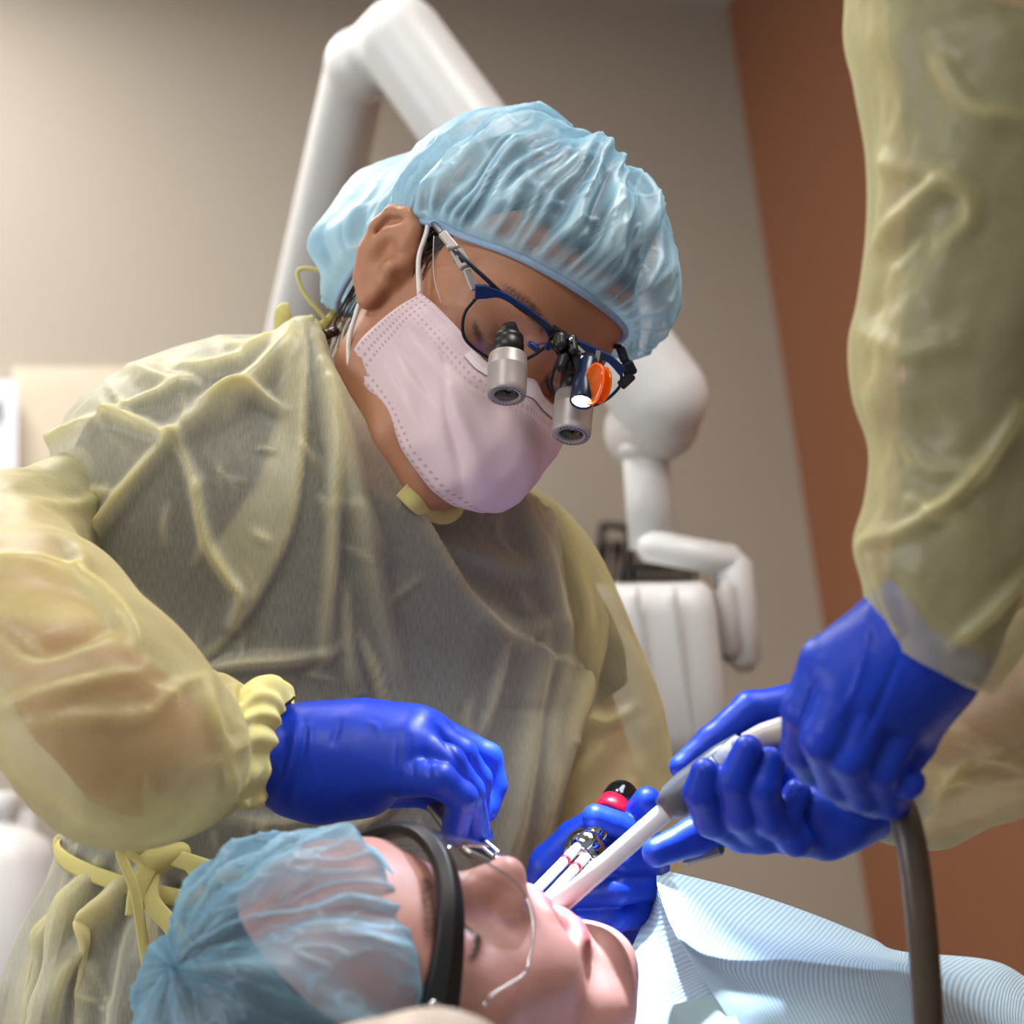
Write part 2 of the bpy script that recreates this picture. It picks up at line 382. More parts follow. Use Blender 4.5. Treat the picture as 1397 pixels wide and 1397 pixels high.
# ceiling lights
def ceiling_light(a, b, e, nm):
    c = cor*np.array([1, 1, 0])+D1*a+D2*b; t = thing('ceiling_light', nm, 'ceiling light', w=c+np.array([0, 0, zc-.03]))
    obj('frame', join(*[box(c+D1*x+D2*y+np.array([0, 0, zc-.015]), (sx, sy, .03), Rr) for x, y, sx, sy in ((.3, 0, .02, 1.2), (-.3, 0, .02, 1.2), (0, .6, .62, .02), (0, -.6, .62, .02))]), M_frame, t, world=True, smooth=False)
    obj('diffuser', box(c+np.array([0, 0, zc-.012]), (.58, 1.18, .012), Rr), M_diff, t, world=True, smooth=False)
    ld = bpy.data.lights.new('panel', 'AREA'); ld.shape = 'RECTANGLE'; ld.size = .56; ld.size_y = 1.16; ld.energy = e; ld.color = (1, .985, .97)
    lo = bpy.data.objects.new('panel_lamp', ld); COL.objects.link(lo); mw_ = Matrix.Identity(4)
    for i in range(3):
        mw_[i][0] = D1[i]; mw_[i][1] = -D2[i]; mw_[i][2] = (0, 0, 1)[i]; mw_[i][3] = (c+np.array([0, 0, zc-.035]))[i]
    lo.matrix_world = mw_
ceiling_light(1.72, .85, 19, 'square white ceiling panel light over the left side of the back wall')
ceiling_light(2.9, 3.2, 28, 'square white ceiling panel light behind the camera')
ceiling_light(.95, 2.6, 23, 'square white ceiling panel light nearest the terracotta wall')
# tall window in the open left side of the room
wc = cor*np.array([1, 1, 0])+D1*4.5+D2*1.5
wn = thing('window_1', None, None, w=wc); wn.ob['kind'] = 'structure'
obj('window_frame', join(*[box(wc+D2*x+np.array([0, 0, z]), (.06, sx_, sz_), Rr) for x, z, sx_, sz_ in ((-.75, 1.5, .06, 1.5), (.75, 1.5, .06, 1.5), (0, .75, 1.56, .06), (0, 2.25, 1.56, .06), (0, 1.5, .04, 1.5))]), M_frame, wn, world=True, smooth=False)
wl = bpy.data.lights.new('daylight', 'AREA'); wl.shape = 'RECTANGLE'; wl.size = 1.4; wl.size_y = 1.4; wl.energy = 40; wl.color = (.93, .96, 1)
wo = bpy.data.objects.new('window_daylight', wl); COL.objects.link(wo); wo.location = wc-D1*.06+np.array([0, 0, 1.5]); wo.rotation_euler = Vector(-D1).to_track_quat('-Z', 'Z').to_euler()
# daylight from the open side of the room
wd = bpy.data.worlds.new('world'); S.world = wd; wd.use_nodes = True
wd.node_tree.nodes['Background'].inputs[0].default_value = (.93, .96, 1, 1); wd.node_tree.nodes['Background'].inputs[1].default_value = .37
# ------------------------------------------------------------------ x-ray machine on its folding wall arm
xr = thing('xray_machine', 'white wall-mounted dental x-ray machine on a folding arm behind the masked dentist', 'x-ray machine', on_wall(330, 820, .03))
def capsule(a, b, r0, r1=None, n=10, seg=28):
    r1 = r1 or r0; a, b = np.asarray(a, float), np.asarray(b, float); ax = nrm(b-a); l = np.linalg.norm(b-a)
    pr = [(max(1e-4, r0*math.sin(t)), -r0*math.cos(t)) for t in np.linspace(0, math.pi/2, n)]+[(max(1e-4, r1*math.cos(t)), l+r1*math.sin(t)) for t in np.linspace(0, math.pi/2, n)]
    return lathe(pr, ax, a, seg)
colb = on_wall(330, 820, .20)
obj('wall_bracket', box((on_wall(330, 820, .03)+on_wall(330, 820, .22))/2, (.16, .2, .2), M.T@np.stack([D1, np.array([0, 0, 1.]), D2], 1), .02), M_xray, xr)
obj('lower_arm', capsule(colb, V(486, 95, 2.15), .052, .036), M_xray, xr)
obj('elbow', join(capsule(V(493, 88, 2.16), V(493, 88, 2.10), .041, .041), capsule(V(498, 92, 2.13), V(545, 56, 2.06), .040, .046)), M_xray, xr)
obj('upper_arm', capsule(V(548, 56, 2.05), V(900, 541, 1.98), .0475, .0505), M_xray, xr)
obj('joint', join(capsule(V(878, 588, 2.02), V(900, 575, 1.99), .042, .042), lathe([(.001, 0), (.03, 0), (.033, .01), (.024, .02), (.001, .021)], V(900, 700, 2)-V(885, 600, 2), V(882, 600, 2.0))), M_xgrey, xr)
def rbar(a, b, w, h, ch=.012, upv=(0, 0, 1)):
    a, b = np.asarray(a, float), np.asarray(b, float); x = nrm(b-a); y = nrm(np.cross(upv, x)); z = np.cross(x, y)
    return box((a+b)/2, (np.linalg.norm(b-a), w, h), np.stack([x, y, z], 1), ch)
obj('drop_tube', tube([V(879, 600, 2.0), V(890, 748, 2.0)], .0245, 24), M_xray, xr)
obj('yoke', join(rbar(V(868, 742, 2.0), V(1012, 768, 2.0), .034, .07), rbar(V(997, 752, 2.0), V(1013, 915, 2.0), .036, .07)), M_xray, xr)
obj('yoke_pad', rbar(V(990, 790, 1.965), V(1000, 900, 1.965), .022, .02), M_xgrey, xr)
st = [((792, 800), (955, 792), .055), ((788, 812), (966, 802), .068), ((790, 840), (972, 832), .073), ((812, 920), (982, 920), .073), ((840, 1000), (990, 985), .07), ((856, 1035), (985, 1010), .06), ((870, 1042), (975, 1022), .04)]
rg = []
for a, b, t in st:
    A, B = V(*a, 2.0), V(*b, 2.0); c = (A+B)/2; h = (B-A)/2; th = np.linspace(0, 2*np.pi, 48, endpoint=False)
    e = .35; cx = np.sign(np.cos(th))*np.abs(np.cos(th))**e; cz = np.sign(np.sin(th))*np.abs(np.sin(th))**e
    rg.append(c+cx[:, None]*h+cz[:, None]*np.array([0, 0, t]))
obj('tube_head', loft(rg), M_xray, xr)
for a_, b_ in (((868, 800), (900, 1030)), ((920, 800), (946, 1015))):
    obj('shell_seam', tube([V(*a_, 1.925), V((a_[0]+b_[0])/2, (a_[1]+b_[1])/2, 1.926), V(*b_, 1.932)], .002, 8), M_xgrey, xr)
obj('foot_cap', rbar(V(898, 1050, 2.0), V(985, 1028, 2.0), .05, .018, .006), mat('beige plastic', '#b7a894', .5), xr)
hp = [V(848+100*t+2*math.cos(t*70), 782-4*t+11*math.sin(t*70)*1., 2.04+.012*math.cos(t*70)) for t in np.linspace(0, 1, 240)]
obj('coiled_cable', tube(hp, .0026, 6, n=480), M_black, xr)
rk = thing('cable_holder', 'black wire cable holder on the taupe wall beside the x-ray head', 'holder', on_wall(838, 790, .0))
fr = [on_wall(*p, .06) for p in ((808, 790), (818, 760), (822, 716), (856, 720), (866, 790))]
obj('frame', join(*[tube([fr[i], fr[i+1]], .0065, 8) for i in range(4)]), M_black, rk)
for i, x in enumerate((830, 840, 848, 857)):
    obj('rod', tube([on_wall(x, 738, .05), on_wall(x-14+5*i, 800, .07)], .0035, 8), M_black, rk)
obj('mount', rbar(on_wall(842, 745, .0), on_wall(842, 745, .07), .02, .02, .004), M_black, rk)
# ------------------------------------------------------------------ things on the left of the back wall
def panel(x0, y0, x1, y1, off, th):
    a, b, c, d = (on_wall(x0, y0, off), on_wall(x1, y0, off), on_wall(x1, y1, off), on_wall(x0, y1, off)); nv = N1@M; 
    v = np.array([a, b, c, d, a+nv*th, b+nv*th, c+nv*th, d+nv*th]); return v, [(0, 1, 2, 3), (7, 6, 5, 4), (0, 4, 5, 1), (1, 5, 6, 2), (2, 6, 7, 3), (3, 7, 4, 0)]
obj('wall_notice', panel(17, 502, 300, 800, .002, .006), mat('cream card', '#e2d6c0', .8), smooth=False, label='blank cream notice board on the wall behind the shoulder of the yellow gown', cat='notice board')
dsp = thing('glove_dispenser', 'white wall dispenser at the left edge beside the cream notice board', 'dispenser', on_wall(-40, 640, .0))
obj('body', panel(-120, 536, 14, 700, .0, .07), mat('white dispenser', '#dfe3ea', .4), dsp, smooth=False)
obj('slot', panel(-60, 548, 2, 572, .071, .004), mat('grey slot', '#8f939b', .5), dsp, smooth=False)
ct = thing('counter', 'white counter along the back wall at the left edge', 'counter', w=np.array([*W(on_wall(-60, 1345, .28))[0][:2], 0]))
ctop = W(on_wall(10, 1350, .30))[0]; zt = ctop[2]; sc = (ctop-cor)@D1
obj('worktop', wallbox(cor+N1*.5, D1, N1, sc-.35, 4.4, zt-.03, zt, .495), mat('grey laminate', '#6f6a66', .4), ct, world=True, smooth=False)
obj('cabinet', wallbox(cor+N1*.46, D1, N1, sc-.33, 4.38, .1, zt-.03, .45), mat('cream cabinet', '#cbbfae', .5), ct, world=True, smooth=False)
obj('plinth', wallbox(cor+N1*.42, D1, N1, sc-.3, 4.35, 0, .1, .4), M_base, ct, world=True, smooth=False)
jb = W(on_wall(14, 1300, .30))[0]; jb[2] = zt
jug = thing('supply_jug', 'white rounded plastic jug with a pink label on the counter at the left', 'jug', w=jb)
jj = w2v(jb)[0]
obj('body', lathe([(.001, 0), (.062, .0), (.068, .01), (.068, .16), (.062, .185), (.035, .205), (.02, .21), (.02, .225), (.001, .226)], WUP, jj), mat('white jug', '#e2e0df', .35), jug)
obj('cap', lathe([(.001, 0), (.024, 0), (.024, .03), (.02, .034), (.001, .034)], WUP, jj+WUP*.222), M_frame, jug)
th = np.linspace(-.2, 1.9, 20); nv = np.cross(WUP, [0, 0, 1.]); nv = nrm(nv); nz = np.cross(nv, WUP)
obj('label', loft([[jj+WUP*h+.0687*(math.cos(a+4.2)*nv+math.sin(a+4.2)*nz) for a in th] for h in (.105, .14)], False, False), mat('pink label', '#cf8f98', .6), jug)
bx = thing('tissue_box', 'tall white carton on the counter behind the white jug', 'box', w=np.array([*W(on_wall(22, 1200, .09))[0][:2], zt]))
obj('carton', wallbox(cor+N1*.17, D1, N1, (W(on_wall(40, 1200, .1))[0]-cor)@D1+.0, (W(on_wall(40, 1200, .1))[0]-cor)@D1+.3, zt, W(on_wall(10, 1112, .1))[0][2], .12), mat('white carton', '#dcd9da', .6), bx, world=True, smooth=False)
# ------------------------------------------------------------------ heads (local axes: x to the person's left, y to the crown, z out of the face; origin at the bridge of the nose)
M_skin = skin_mat('tan skin', '#b07a5a', '#9f6a4d', '#8e4a40')
M_skin2 = skin_mat('pink skin', '#bd8b80', '#ac7a70', '#a95658')
M_hair = mat('dark hair', '#18110d', .42, c2='#2a1d16', scale=300, bmp=.5, stretch=(1, 1, .08))
def head_solid(s, mouth=0., lids=True):
    s.ell((0, .025 if mouth == 0 else .016, -.098), (.074, .088 if mouth == 0 else .080, .092), .01)
    s.ell((0, .02, -.045), (.062, .062, .05), .03)
    s.ell((0, -.05, -.06), (.056, .07, .056), .03)
    j = mouth
    for sx in (-1, 1):
        s.chain([(sx*.056, -.03, -.095), (sx*.053, -.078-.3*j, -.085), (sx*.03, -.106-j, -.035), (0, -.114-j, -.014-.6*j)], [.014, .016, .016, .017], .03, .02)
        s.ell((sx*.044, -.036, -.034), (.022, .018, .018), .02)
        s.chain([(sx*.010, .010, -.009), (sx*.03, .016, -.014), (sx*.05, .008, -.030)], [.009, .010, .009], .015)
        s.ell((sx*.032, -.012, .004), (.017, .012, .014), .016, sub=True)
        s.ell((sx*.032, -.011, -.0215), (.0145, .0125, .0135), .004)
        s.chain([(sx*.020, -.0165, -.012), (sx*.032, -.0195, -.0085), (sx*.045, -.015, -.016)], [.002, .0026, .002], .003)
        s.ell((sx*.013, -.045, .006), (.0085, .008, .010), .008)
        s.ell((sx*.03, -.066, -.022), (.022, .025, .02), .02)
    s.chain([(0, .006, -.008), (0, -.012, -.002), (0, -.03, .009), (0, -.041, .017)], [.009, .0075, .0085, .0105], .012)
    s.ell((0, -.045, .008), (.009, .006, .01), .006)
    for sx in (-1, 1): s.ell((sx*.006, -.0515, .010), (.0038, .004, .005), .002, sub=True)
    s.ell((0, -.072, -.012), (.03, .026, .02), .02)
    # lips
    up = [(-.024, -.076, -.010), (-.010, -.0705, .0035), (0, -.072, .005), (.010, -.0705, .0035), (.024, -.076, -.010)]
    lo_ = [(-.024, -.078-.35*j, -.011-.1*j), (-.011, -.083-j, .001-.35*j), (0, -.085-j, .003-.4*j), (.011, -.083-j, .001-.35*j), (.024, -.078-.35*j, -.011-.1*j)]
    if j > 0:
        s.ell((0, -.077-.5*j, .0), (.020, .003+.5*j, .03), .006, sub=True)
    s.chain(up, [.003, .0055, .0055, .0055, .003], .006); s.chain(lo_, [.003, .006, .0065, .006, .003], .006)
    s.ell((0, -.108-j, -.006-.6*j), (.018, .014, .012), .012)
    if j == 0: s.chain([(-.023, -.0775, -.004), (0, -.078, .009), (.023, -.0775, -.004)], [.0008, .0012, .0008], .002, sub=True)
def ear_solid(s, sx):
    o = np.array([sx*.078, -.018, -.092])
    def e(x, y, z): return o+np.array([sx*x, y, z])
    # helix rim, sweeping from the root over the top and down to the lobe
    s.chain([e(-.004, .002, .012), e(.002, .014, .013), e(.008, .027, .006), e(.013, .031, -.006), e(.017, .026, -.017), e(.018, .012, -.021), e(.015, -.006, -.018), e(.009, -.022, -.008), e(.003, -.031, .003)],
            [.003, .0036, .0042, .0046, .0046, .0046, .005, .0062, .0070], .004, .003)
    s.ell(e(.006, .003, -.003), (.0085, .031, .0205), .006, R=ry(-sx*32))
    s.ell(e(.002, -.025, .004), (.005, .010, .008), .006); s.ell(e(.008, .019, .001), (.0065, .012, .013), .006)
    s.ell(e(.015, .000, .002), (.009, .012, .008), .006, sub=True)            # concha
    s.chain([e(.012, .022, .0), e(.014, .014, -.009), e(.012, .002, -.012), e(.008, -.012, -.007)], [.0022, .003, .003, .0028], .006)   # antihelix
    s.chain([e(.013, .026, -.003), e(.0165, .019, -.013), e(.0165, .004, -.0165)], [.0014, .0016, .0012], .005, sub=True)               # scapha groove
    s.chain([e(.002, .004, .012), e(.006, -.004, .010), e(.003, -.012, .008)], [.0035, .0045, .0035], .004)   # tragus
    s.chain([e(-.006, -.01, -.004), e(-.006, .015, -.004)], [.012, .012], .008)
def lip_tint(v, mouth=0.):
    t = np.zeros((len(v), 4)); t[:, 3] = 1; j = mouth
    for y, z, h in ((-.0715, .006, .0065), (-.0845-j, .004-.4*j, .0075)):
        q = ((v[:, 0]/.024)**2+((v[:, 1]-y-0.010*(v[:, 0]/.024)**2*(-1 if y > -.08 else 0))/h)**2+((v[:, 2]-z+.008*(np.abs(v[:, 0])/.024)**2)/.012)**2); t[:, 0] = np.maximum(t[:, 0], sstep(1.25, .7, q))
    return t
def brow_tint(v, t):
    for sx in (-1, 1):
        x = v[:, 0]*sx; yc = .012+.006*np.sin(np.clip((x-.012)/.04, 0, 1)*2.4); m = sstep(.009, .015, x)*sstep(.054, .044, x)*sstep(.0058, .003, np.abs(v[:, 1]-yc))*(v[:, 2] > -.06)
        t[:, 1] = np.maximum(t[:, 1], m*(.62+.25*np.sin(x*2600+v[:, 1]*900)))
        # lash line
        l = sstep(.0032, .0016, np.abs(v[:, 1]+.0195-.006*((x-.032)/.014)**2))*sstep(.016, .022, x)*sstep(.049, .045, x)*(v[:, 2] > -.02); t[:, 1] = np.maximum(t[:, 1], .85*l)
    return t
# dentist head frame
RD = rz(-31)@ry(35)@rx(12); ND = V(742, 478, 1.262)
def Dv(p): return np.atleast_2d(p)@RD.T+ND
def Dl(v): return (np.atleast_2d(v)-ND)@RD
# patient head frame
_f = nrm([.44, .88, .17]); _u = np.array([-.80, .30, .52]); _u = nrm(_u-_f*(_u@_f)); _u2 = np.cross(_f, _u)
RP = rz(-2)@np.stack([-_u2, _u, _f], 1); NP_ = V(588, 1206, 1.02)
def Pv(p): return np.atleast_2d(p)@RP.T+NP_
def Pl(v): return (np.atleast_2d(v)-NP_)@RP
MOUTH = .016
def dentist_head():
    s = Solid((-.115, -.22, -.22), (.115, .13, .05), .0021); head_solid(s)
    for sx in (-1, 1): ear_solid(s, sx)
    n0 = Dl(V(500, 640, 1.37))[0]; n1 = Dl(V(440, 760, 1.42))[0]
    s.chain([(0, -.05, -.10), (0, -.09, -.105)], [.05, .052], .03); s.chain([(0, -.06, -.11), n0*.9, n1*.55+n0*.45], [.054, .054, .062], .03)
    v, q = s.mesh(); t = brow_tint(v, lip_tint(v)); 
    h = sstep(.058, .068, v[:, 1]+.7*np.clip(-.045-v[:, 2], 0, .1))*(np.abs(v[:, 0]) < .0765)
    t[:, 1] = np.maximum(t[:, 1], h)
    return Dv(v), q, t
def patient_head():
    s = Solid((-.115, -.22, -.22), (.115, .13, .05), .0021); head_solid(s, MOUTH)
    for sx in (-1, 1): ear_solid(s, sx)
    s.chain([(0, -.05, -.10), (0, -.11, -.12), (0, -.20, -.15)], [.05, .05, .054], .03)
    v, q = s.mesh(); t = brow_tint(v, lip_tint(v, MOUTH)); return Pv(v), q, t
# ------------------------------------------------------------------ bouffant caps
def bouffant(B, pole, rad, cen, puff, nth=420, nt=110, seed=0., amp=.006, k=30, tail=0.):
    """cloth gathered on an elastic loop B(theta); returns points (local), faces, fold value, loop points, uv"""
    th = np.linspace(0, 2*np.pi, nth, endpoint=False); tt = np.linspace(0, 1, nt); T, H = np.meshgrid(tt, th, indexing='ij')
    b = B(H.ravel()); rel = b-cen; bl = np.linalg.norm(rel, axis=1)[:, None]; d0 = rel/bl; d1 = nrm(pole-cen)
    om = np.arccos(np.clip(d0@d1, -1, 1))[:, None]; t = T.ravel()[:, None]
    d = (np.sin((1-t)*om)*d0+np.sin(t*om)*d1)/np.sin(om)
    re = 1/np.linalg.norm(d/rad, axis=1)[:, None]
    w0 = (1-sstep(0, .22, t)); r = bl*w0+re*(1-w0)
    r = r+puff(T, H).ravel()[:, None]
    # pleats run from the loop towards the crown, fading and merging upwards
    hh = H.ravel(); tr = T.ravel(); c, s_ = np.cos(hh), np.sin(hh)
    warp = .10*pnoise(np.stack([c*2.4+seed, s_*2.4, tr*3.2], 1))*sstep(0, .25, tr)
    c2, s2 = np.cos(hh+warp), np.sin(hh+warp)
    fine = pnoise(np.stack([c2*k*.36, s2*k*.36, tr*.7+seed], 1)); mid = pnoise(np.stack([c2*k*.17+9, s2*k*.17, tr*.9+seed], 1)); big = fbm(np.stack([c2*2.2+3, s2*2.2, tr*3+seed], 1), 2)
    rf = (1-np.abs(fine)*1.8); rm = (1-np.abs(mid)*1.8)
    near = sstep(0, .06, tr)*(1-sstep(.25, .62, tr)); midw = sstep(.02, .2, tr)*(1-sstep(.55, .98, tr)*.75)
    dis = amp*(.62*near*rf+1.0*midw*(rm-.4)+1.0*big*sstep(.05, .4, tr)*(1-.5*sstep(.7, 1, tr)))
    fold = np.clip(near*np.clip(rf-.62, 0, 1)*2.4, 0, 1)*.9+np.clip(midw*np.clip(rm-.68, 0, 1)*2.6, 0, 1)*.9+.55*(1-sstep(0.01, .07, tr))
    cr3 = 1-np.abs(pnoise(np.stack([c2*9+seed, s2*9, tr*7], 1)))*2.2; crk = np.clip(cr3-.72, 0, 1)*3*sstep(.05, .2, tr); fold = fold+.35*crk; dis = dis+.0016*crk
    p = cen+d*(r+dis[:, None])
    v = p.reshape(nt, nth, 3); vv, f = v.reshape(-1, 3), grid_faces(nt, nth)
    uv = np.stack([hh*1.0, tr*1.2], 1)
    return vv, f, np.clip(fold, 0, 1), v[0], uv
M_cap = cloth_mat('blue bouffant cloth', '#9fd3ea', '#8ac6e2', .27, .97, '#c3e8f6', fibre=(90, 420, 1), fold_gain=.68, power=1.7, weave=.05, glossy=.10)
M_cap2 = cloth_mat('pale blue bouffant cloth', '#82b3cb', '#73a6c1', .28, .97, '#9fc9de', fibre=(60, 260, 1), fold_gain=.55, power=1.6, weave=.08, glossy=.08)
M_elast = mat('pale elastic', '#9db4cf', .8, c2='#7f97b5', scale=900)
def loopB(keys):
    """keys: (theta deg, x, y, z) around the head, periodic smooth"""
    k = np.array(sorted(keys)); a = np.radians(k[:, 0])
    def f(h):
        h = np.mod(h, 2*np.pi); n = len(a); i = (np.searchsorted(a, h, side='right')-1) % n
        a0 = a[i]; a1 = np.where(i+1 < n, a[(i+1) % n], a[0]+2*np.pi); u = ((h-a0)/(a1-a0))[:, None]
        P_ = k[:, 1:]; p0, p1, p2, p3 = P_[(i-1) % n], P_[i], P_[(i+1) % n], P_[(i+2) % n]
        return .5*(2*p1+(p2-p0)*u+(2*p0-5*p1+4*p2-p3)*u**2+(3*p1-p0-3*p2+p3)*u**3)
    return f
# ------------------------------------------------------------------ the dentist (head, cap, mask); body follows
dent = thing('person', 'person in yellow gown, blue bouffant cap and pink mask leaning over the patient', 'person', w=[*W(V(420, 1397, 1.45))[0][:2], 0.])
hv, hq, ht = dentist_head()
# cap
Bd = loopB([(0, 0, .047, .0075), (40, .048, .042, -.012), (70, .074, .027, -.049), (90, .080, .016, -.088), (120, .074, -.012, -.135), (150, .045, -.045, -.178), (180, 0, -.062, -.192),
            (208, -.046, -.080, -.176), (236, -.074, -.044, -.142), (262, -.085, -.002, -.108), (282, -.081, .020, -.080), (300, -.074, .027, -.049), (322, -.047, .041, -.011)])
def puff_d(T, H):
    back = np.exp(-((np.angle(np.exp(1j*(H-np.radians(205))))/.75)**2)); fr = np.exp(-((np.angle(np.exp(1j*(H-np.radians(60))))/.8)**2))
    nearR = np.exp(-((np.angle(np.exp(1j*(H-np.radians(285))))/.45)**2))
    base = .45*sstep(0, .03, T)+.55*sstep(.03, .15, T)
    return base*(.010+.003*np.sin(T*3.1))+base*(1-sstep(.35, .95, T))*(.026*back+.006*fr-.003*nearR)+.012*sstep(.04, .15, T)*(1-sstep(.2, .5, T))*fr+.019*sstep(.02, .12, T)*(1-sstep(.3, .7, T))*back*np.sin(H*7.0+4.4+T*6)
cv, cf, cfold, cl, cuv = bouffant(Bd, np.array([.022, .115, -.132]), np.array([.083, .098, .103]), np.array([0, .022, -.098]), puff_d, seed=2.3, amp=.0082, k=26)
hang = np.exp(-((np.angle(np.exp(1j*(np.tile(np.linspace(0, 2*np.pi, 420, endpoint=False), 110)-np.radians(78))))/.6)**2)); tr_c = np.repeat(np.linspace(0, 1, 110), 420); hang *= sstep(.02, .11, tr_c)*(1-sstep(.16, .5, tr_c))
cv = cv+hang[:, None]*np.array([[-.004, -.020, .002]])
bk_ = np.exp(-((np.angle(np.exp(1j*(np.tile(np.linspace(0, 2*np.pi, 420, endpoint=False), 110)-np.radians(225))))/.75)**2))*(1-sstep(.45, .8, tr_c)); cfold = np.clip(cfold+.32*bk_, 0, 1)
capD = obj('bouffant_cap', (Dv(cv), cf), M_cap, dent, attr={'fold': cfold}, uv=cuv, label='light blue gathered bouffant cap')
obj('elastic_band', tube(Dv(np.concatenate([cl, cl[:1]])*np.array([1.012, 1, 1])+np.array([0, -.0005, .0008])), .0024, 8, n=421, caps=False), M_elast, capD)
# hair under the cap and the wisps before the ear
s = Solid((-.09, -.07, -.205), (.09, .13, .02), .004)
s.ell((0, .032, -.098), (.0785, .088, .0965), .005); s.cone((0, -.03, -.165), (0, .04, -.185), .028, .03, .03)
s.ell((0, -.03, .03), (.2, .075, .055), .01, sub=True); s.ell((-.08, -.06, -.07), (.03, .06, .05), .01, sub=True); s.ell((.08, -.06, -.07), (.03, .06, .05), .01, sub=True)
hairm = s.mesh(); hair = obj('hair', (Dv(hairm[0]), hairm[1]), M_hair, dent)
ws = []
for i in range(26):
    a = random.random(); y0 = .022-.004*random.random(); z0 = -.062-.02*a
    x0 = -.0775+.012*(1-a)*.6; ln = .02+.045*random.random()*(.5+a*.5)
    ws.append(tube(Dv([(x0, y0, z0), (x0-.0015-.001*random.random(), y0-ln*.5, z0-.002-.008*random.random()), (x0+.004, y0-ln, z0-.003-.012*random.random())]), [.0007, .0006, .0002], 5))
for i in range(14):
    z0 = -.12-.03*random.random(); ws.append(tube(Dv([(-.068+.01*random.random(), -.03, z0), (-.064, -.06-.02*random.random(), z0+.004), (-.058+.012*random.random(), -.085-.03*random.random(), z0+.012*random.random())]), [.0006, .0005, .0002], 5))
obj('wisps', join(*ws), M_hair, hair)
# ------------------------------------------------------------------ mask: a pleated sheet drawn over nose and chin
def mask_grid(nu=121, nv=81):
    u = np.linspace(-1, 1, nu); v = np.linspace(0, 1, nv); U, Vv = np.meshgrid(u, v, indexing='ij'); a = np.abs(U)
    def curve(kx):   # kx rows at |u| 0, .3, .6, .85, 1
        k = np.asarray(kx); return np.stack([np.interp(a.ravel(), [0, .16, .4, .65, .85, 1], k[:, i]) for i in range(3)], 1)
    rows = [(0.00, [(0, -.018, .013), (.013, -.024, .010), (.036, -.027, .005), (.056, -.021, -.010), (.0675, -.019, -.031), (.072, -.020, -.049)]),
            (0.22, [(0, -.038, .038), (.016, -.041, .033), (.046, -.043, .017), (.063, -.039, -.008), (.0715, -.037, -.036), (.0755, -.036, -.056)]),
            (0.50, [(0, -.062, .054), (.020, -.063, .050), (.046, -.064, .024), (.059, -.061, -.010), (.068, -.056, -.042), (.0755, -.053, -.065)]),
            (0.78, [(0, -.090, .056), (.022, -.090, .051), (.045, -.087, .022), (.057, -.079, -.014), (.066, -.073, -.046), (.0745, -.072, -.073)]),
            (0.93, [(0, -.107, .044), (.020, -.106, .038), (.041, -.101, .008), (.053, -.091, -.024), (.062, -.087, -.054), (.070, -.086, -.078)]),
            (1.00, [(0, -.116, .026), (.017, -.115, .020), (.037, -.108, -.006), (.050, -.096, -.032), (.060, -.094, -.056), (.066, -.092, -.078)])]
    ks = np.array([r[0] for r in rows]); G = np.stack([curve(r[1]) for r in rows]); w = Vv.ravel()
    P_ = np.zeros((len(w), 3))
    cg = np.stack([catmull(G[:, j], 61) for j in range(G.shape[1])], 1); pos = np.interp(w, ks, np.linspace(0, 60, len(ks))); i = np.minimum(pos.astype(int), 59); fr = (pos-i)[:, None]
    jj_ = np.arange(len(w)); P_ = cg[i, jj_]*(1-fr)+cg[i+1, jj_]*fr
    P_[:, 0] *= np.sign(U.ravel()+1e-9)
    g = P_.reshape(nu, nv, 3)
    for _ in range(5): g[1:-1] = .25*g[:-2]+.5*g[1:-1]+.25*g[2:]
    return g, U, Vv
mg, MU, MV = mask_grid(); mvv = mg.reshape(-1, 3); mf = grid_faces(121, 81, False); mn = vnormals(mvv, mf)
if (mn[:, 2].mean() < 0): mn = -mn; mf = [q[::-1] for q in mf]
a = MU.ravel(); b = MV.ravel(); dz = np.zeros(len(a))
for c0, st_ in ((.30, .0016), (.52, .0018), (.72, .0014)):       # three soft pleats fading from the sides
    x = (b-c0-.05*np.cos(a*1.5))/.02; dz += st_*np.tanh(x)*np.exp(-(x/5)**2)*sstep(.25, .8, np.abs(a))*(1-sstep(.74, .88, np.abs(a)))
pv = np.stack([a, b*1.0], 1)
for line, wd_, hh_ in (([(-.62, .18), (-.42, .50), (-.18, .80), (-.05, .93)], .035, -.0035), ([(-.50, .3), (-.33, .52), (-.10, .70)], .06, .004), ([(-.80, .45), (-.55, .78), (-.3, .96)], .05, .0022), ([(.1, .9), (.5, .82), (.9, .7)], .05, .003), ([(-.2, .15), (.1, .5), (.2, .8)], .09, .0025), ([(-.75, .25), (-.35, .22), (0, .18)], .04, -.002)):
    d_, _, al = seg_dist(pv, line); dz += hh_*np.exp(-(d_/wd_)**2)*np.sin(np.clip(al, .05, .95)*np.pi)**.6
dz += .0016*fbm(np.stack([a*2.6, b*3.1, a*0+.5], 1), 2)
dz *= 1-sstep(.80, .96, np.abs(a)); edge = np.minimum(np.minimum(b, 1-b)/.05, (1-np.abs(a))/.05); dz += .0007*(edge < 1)
mvv = mvv+mn*dz[:, None]
inner = mvv-mn*.0012; nm_ = len(mvv)
bd = [i*81 for i in range(121)]+[120*81+j for j in range(1, 81)]+[i*81+80 for i in range(119, -1, -1)]+[j for j in range(79, 0, -1)]
fc = mf+[[x+nm_ for x in q[::-1]] for q in mf]+[(bd[i], bd[(i+1) % len(bd)], bd[(i+1) % len(bd)]+nm_, bd[i]+nm_) for i in range(len(bd))]
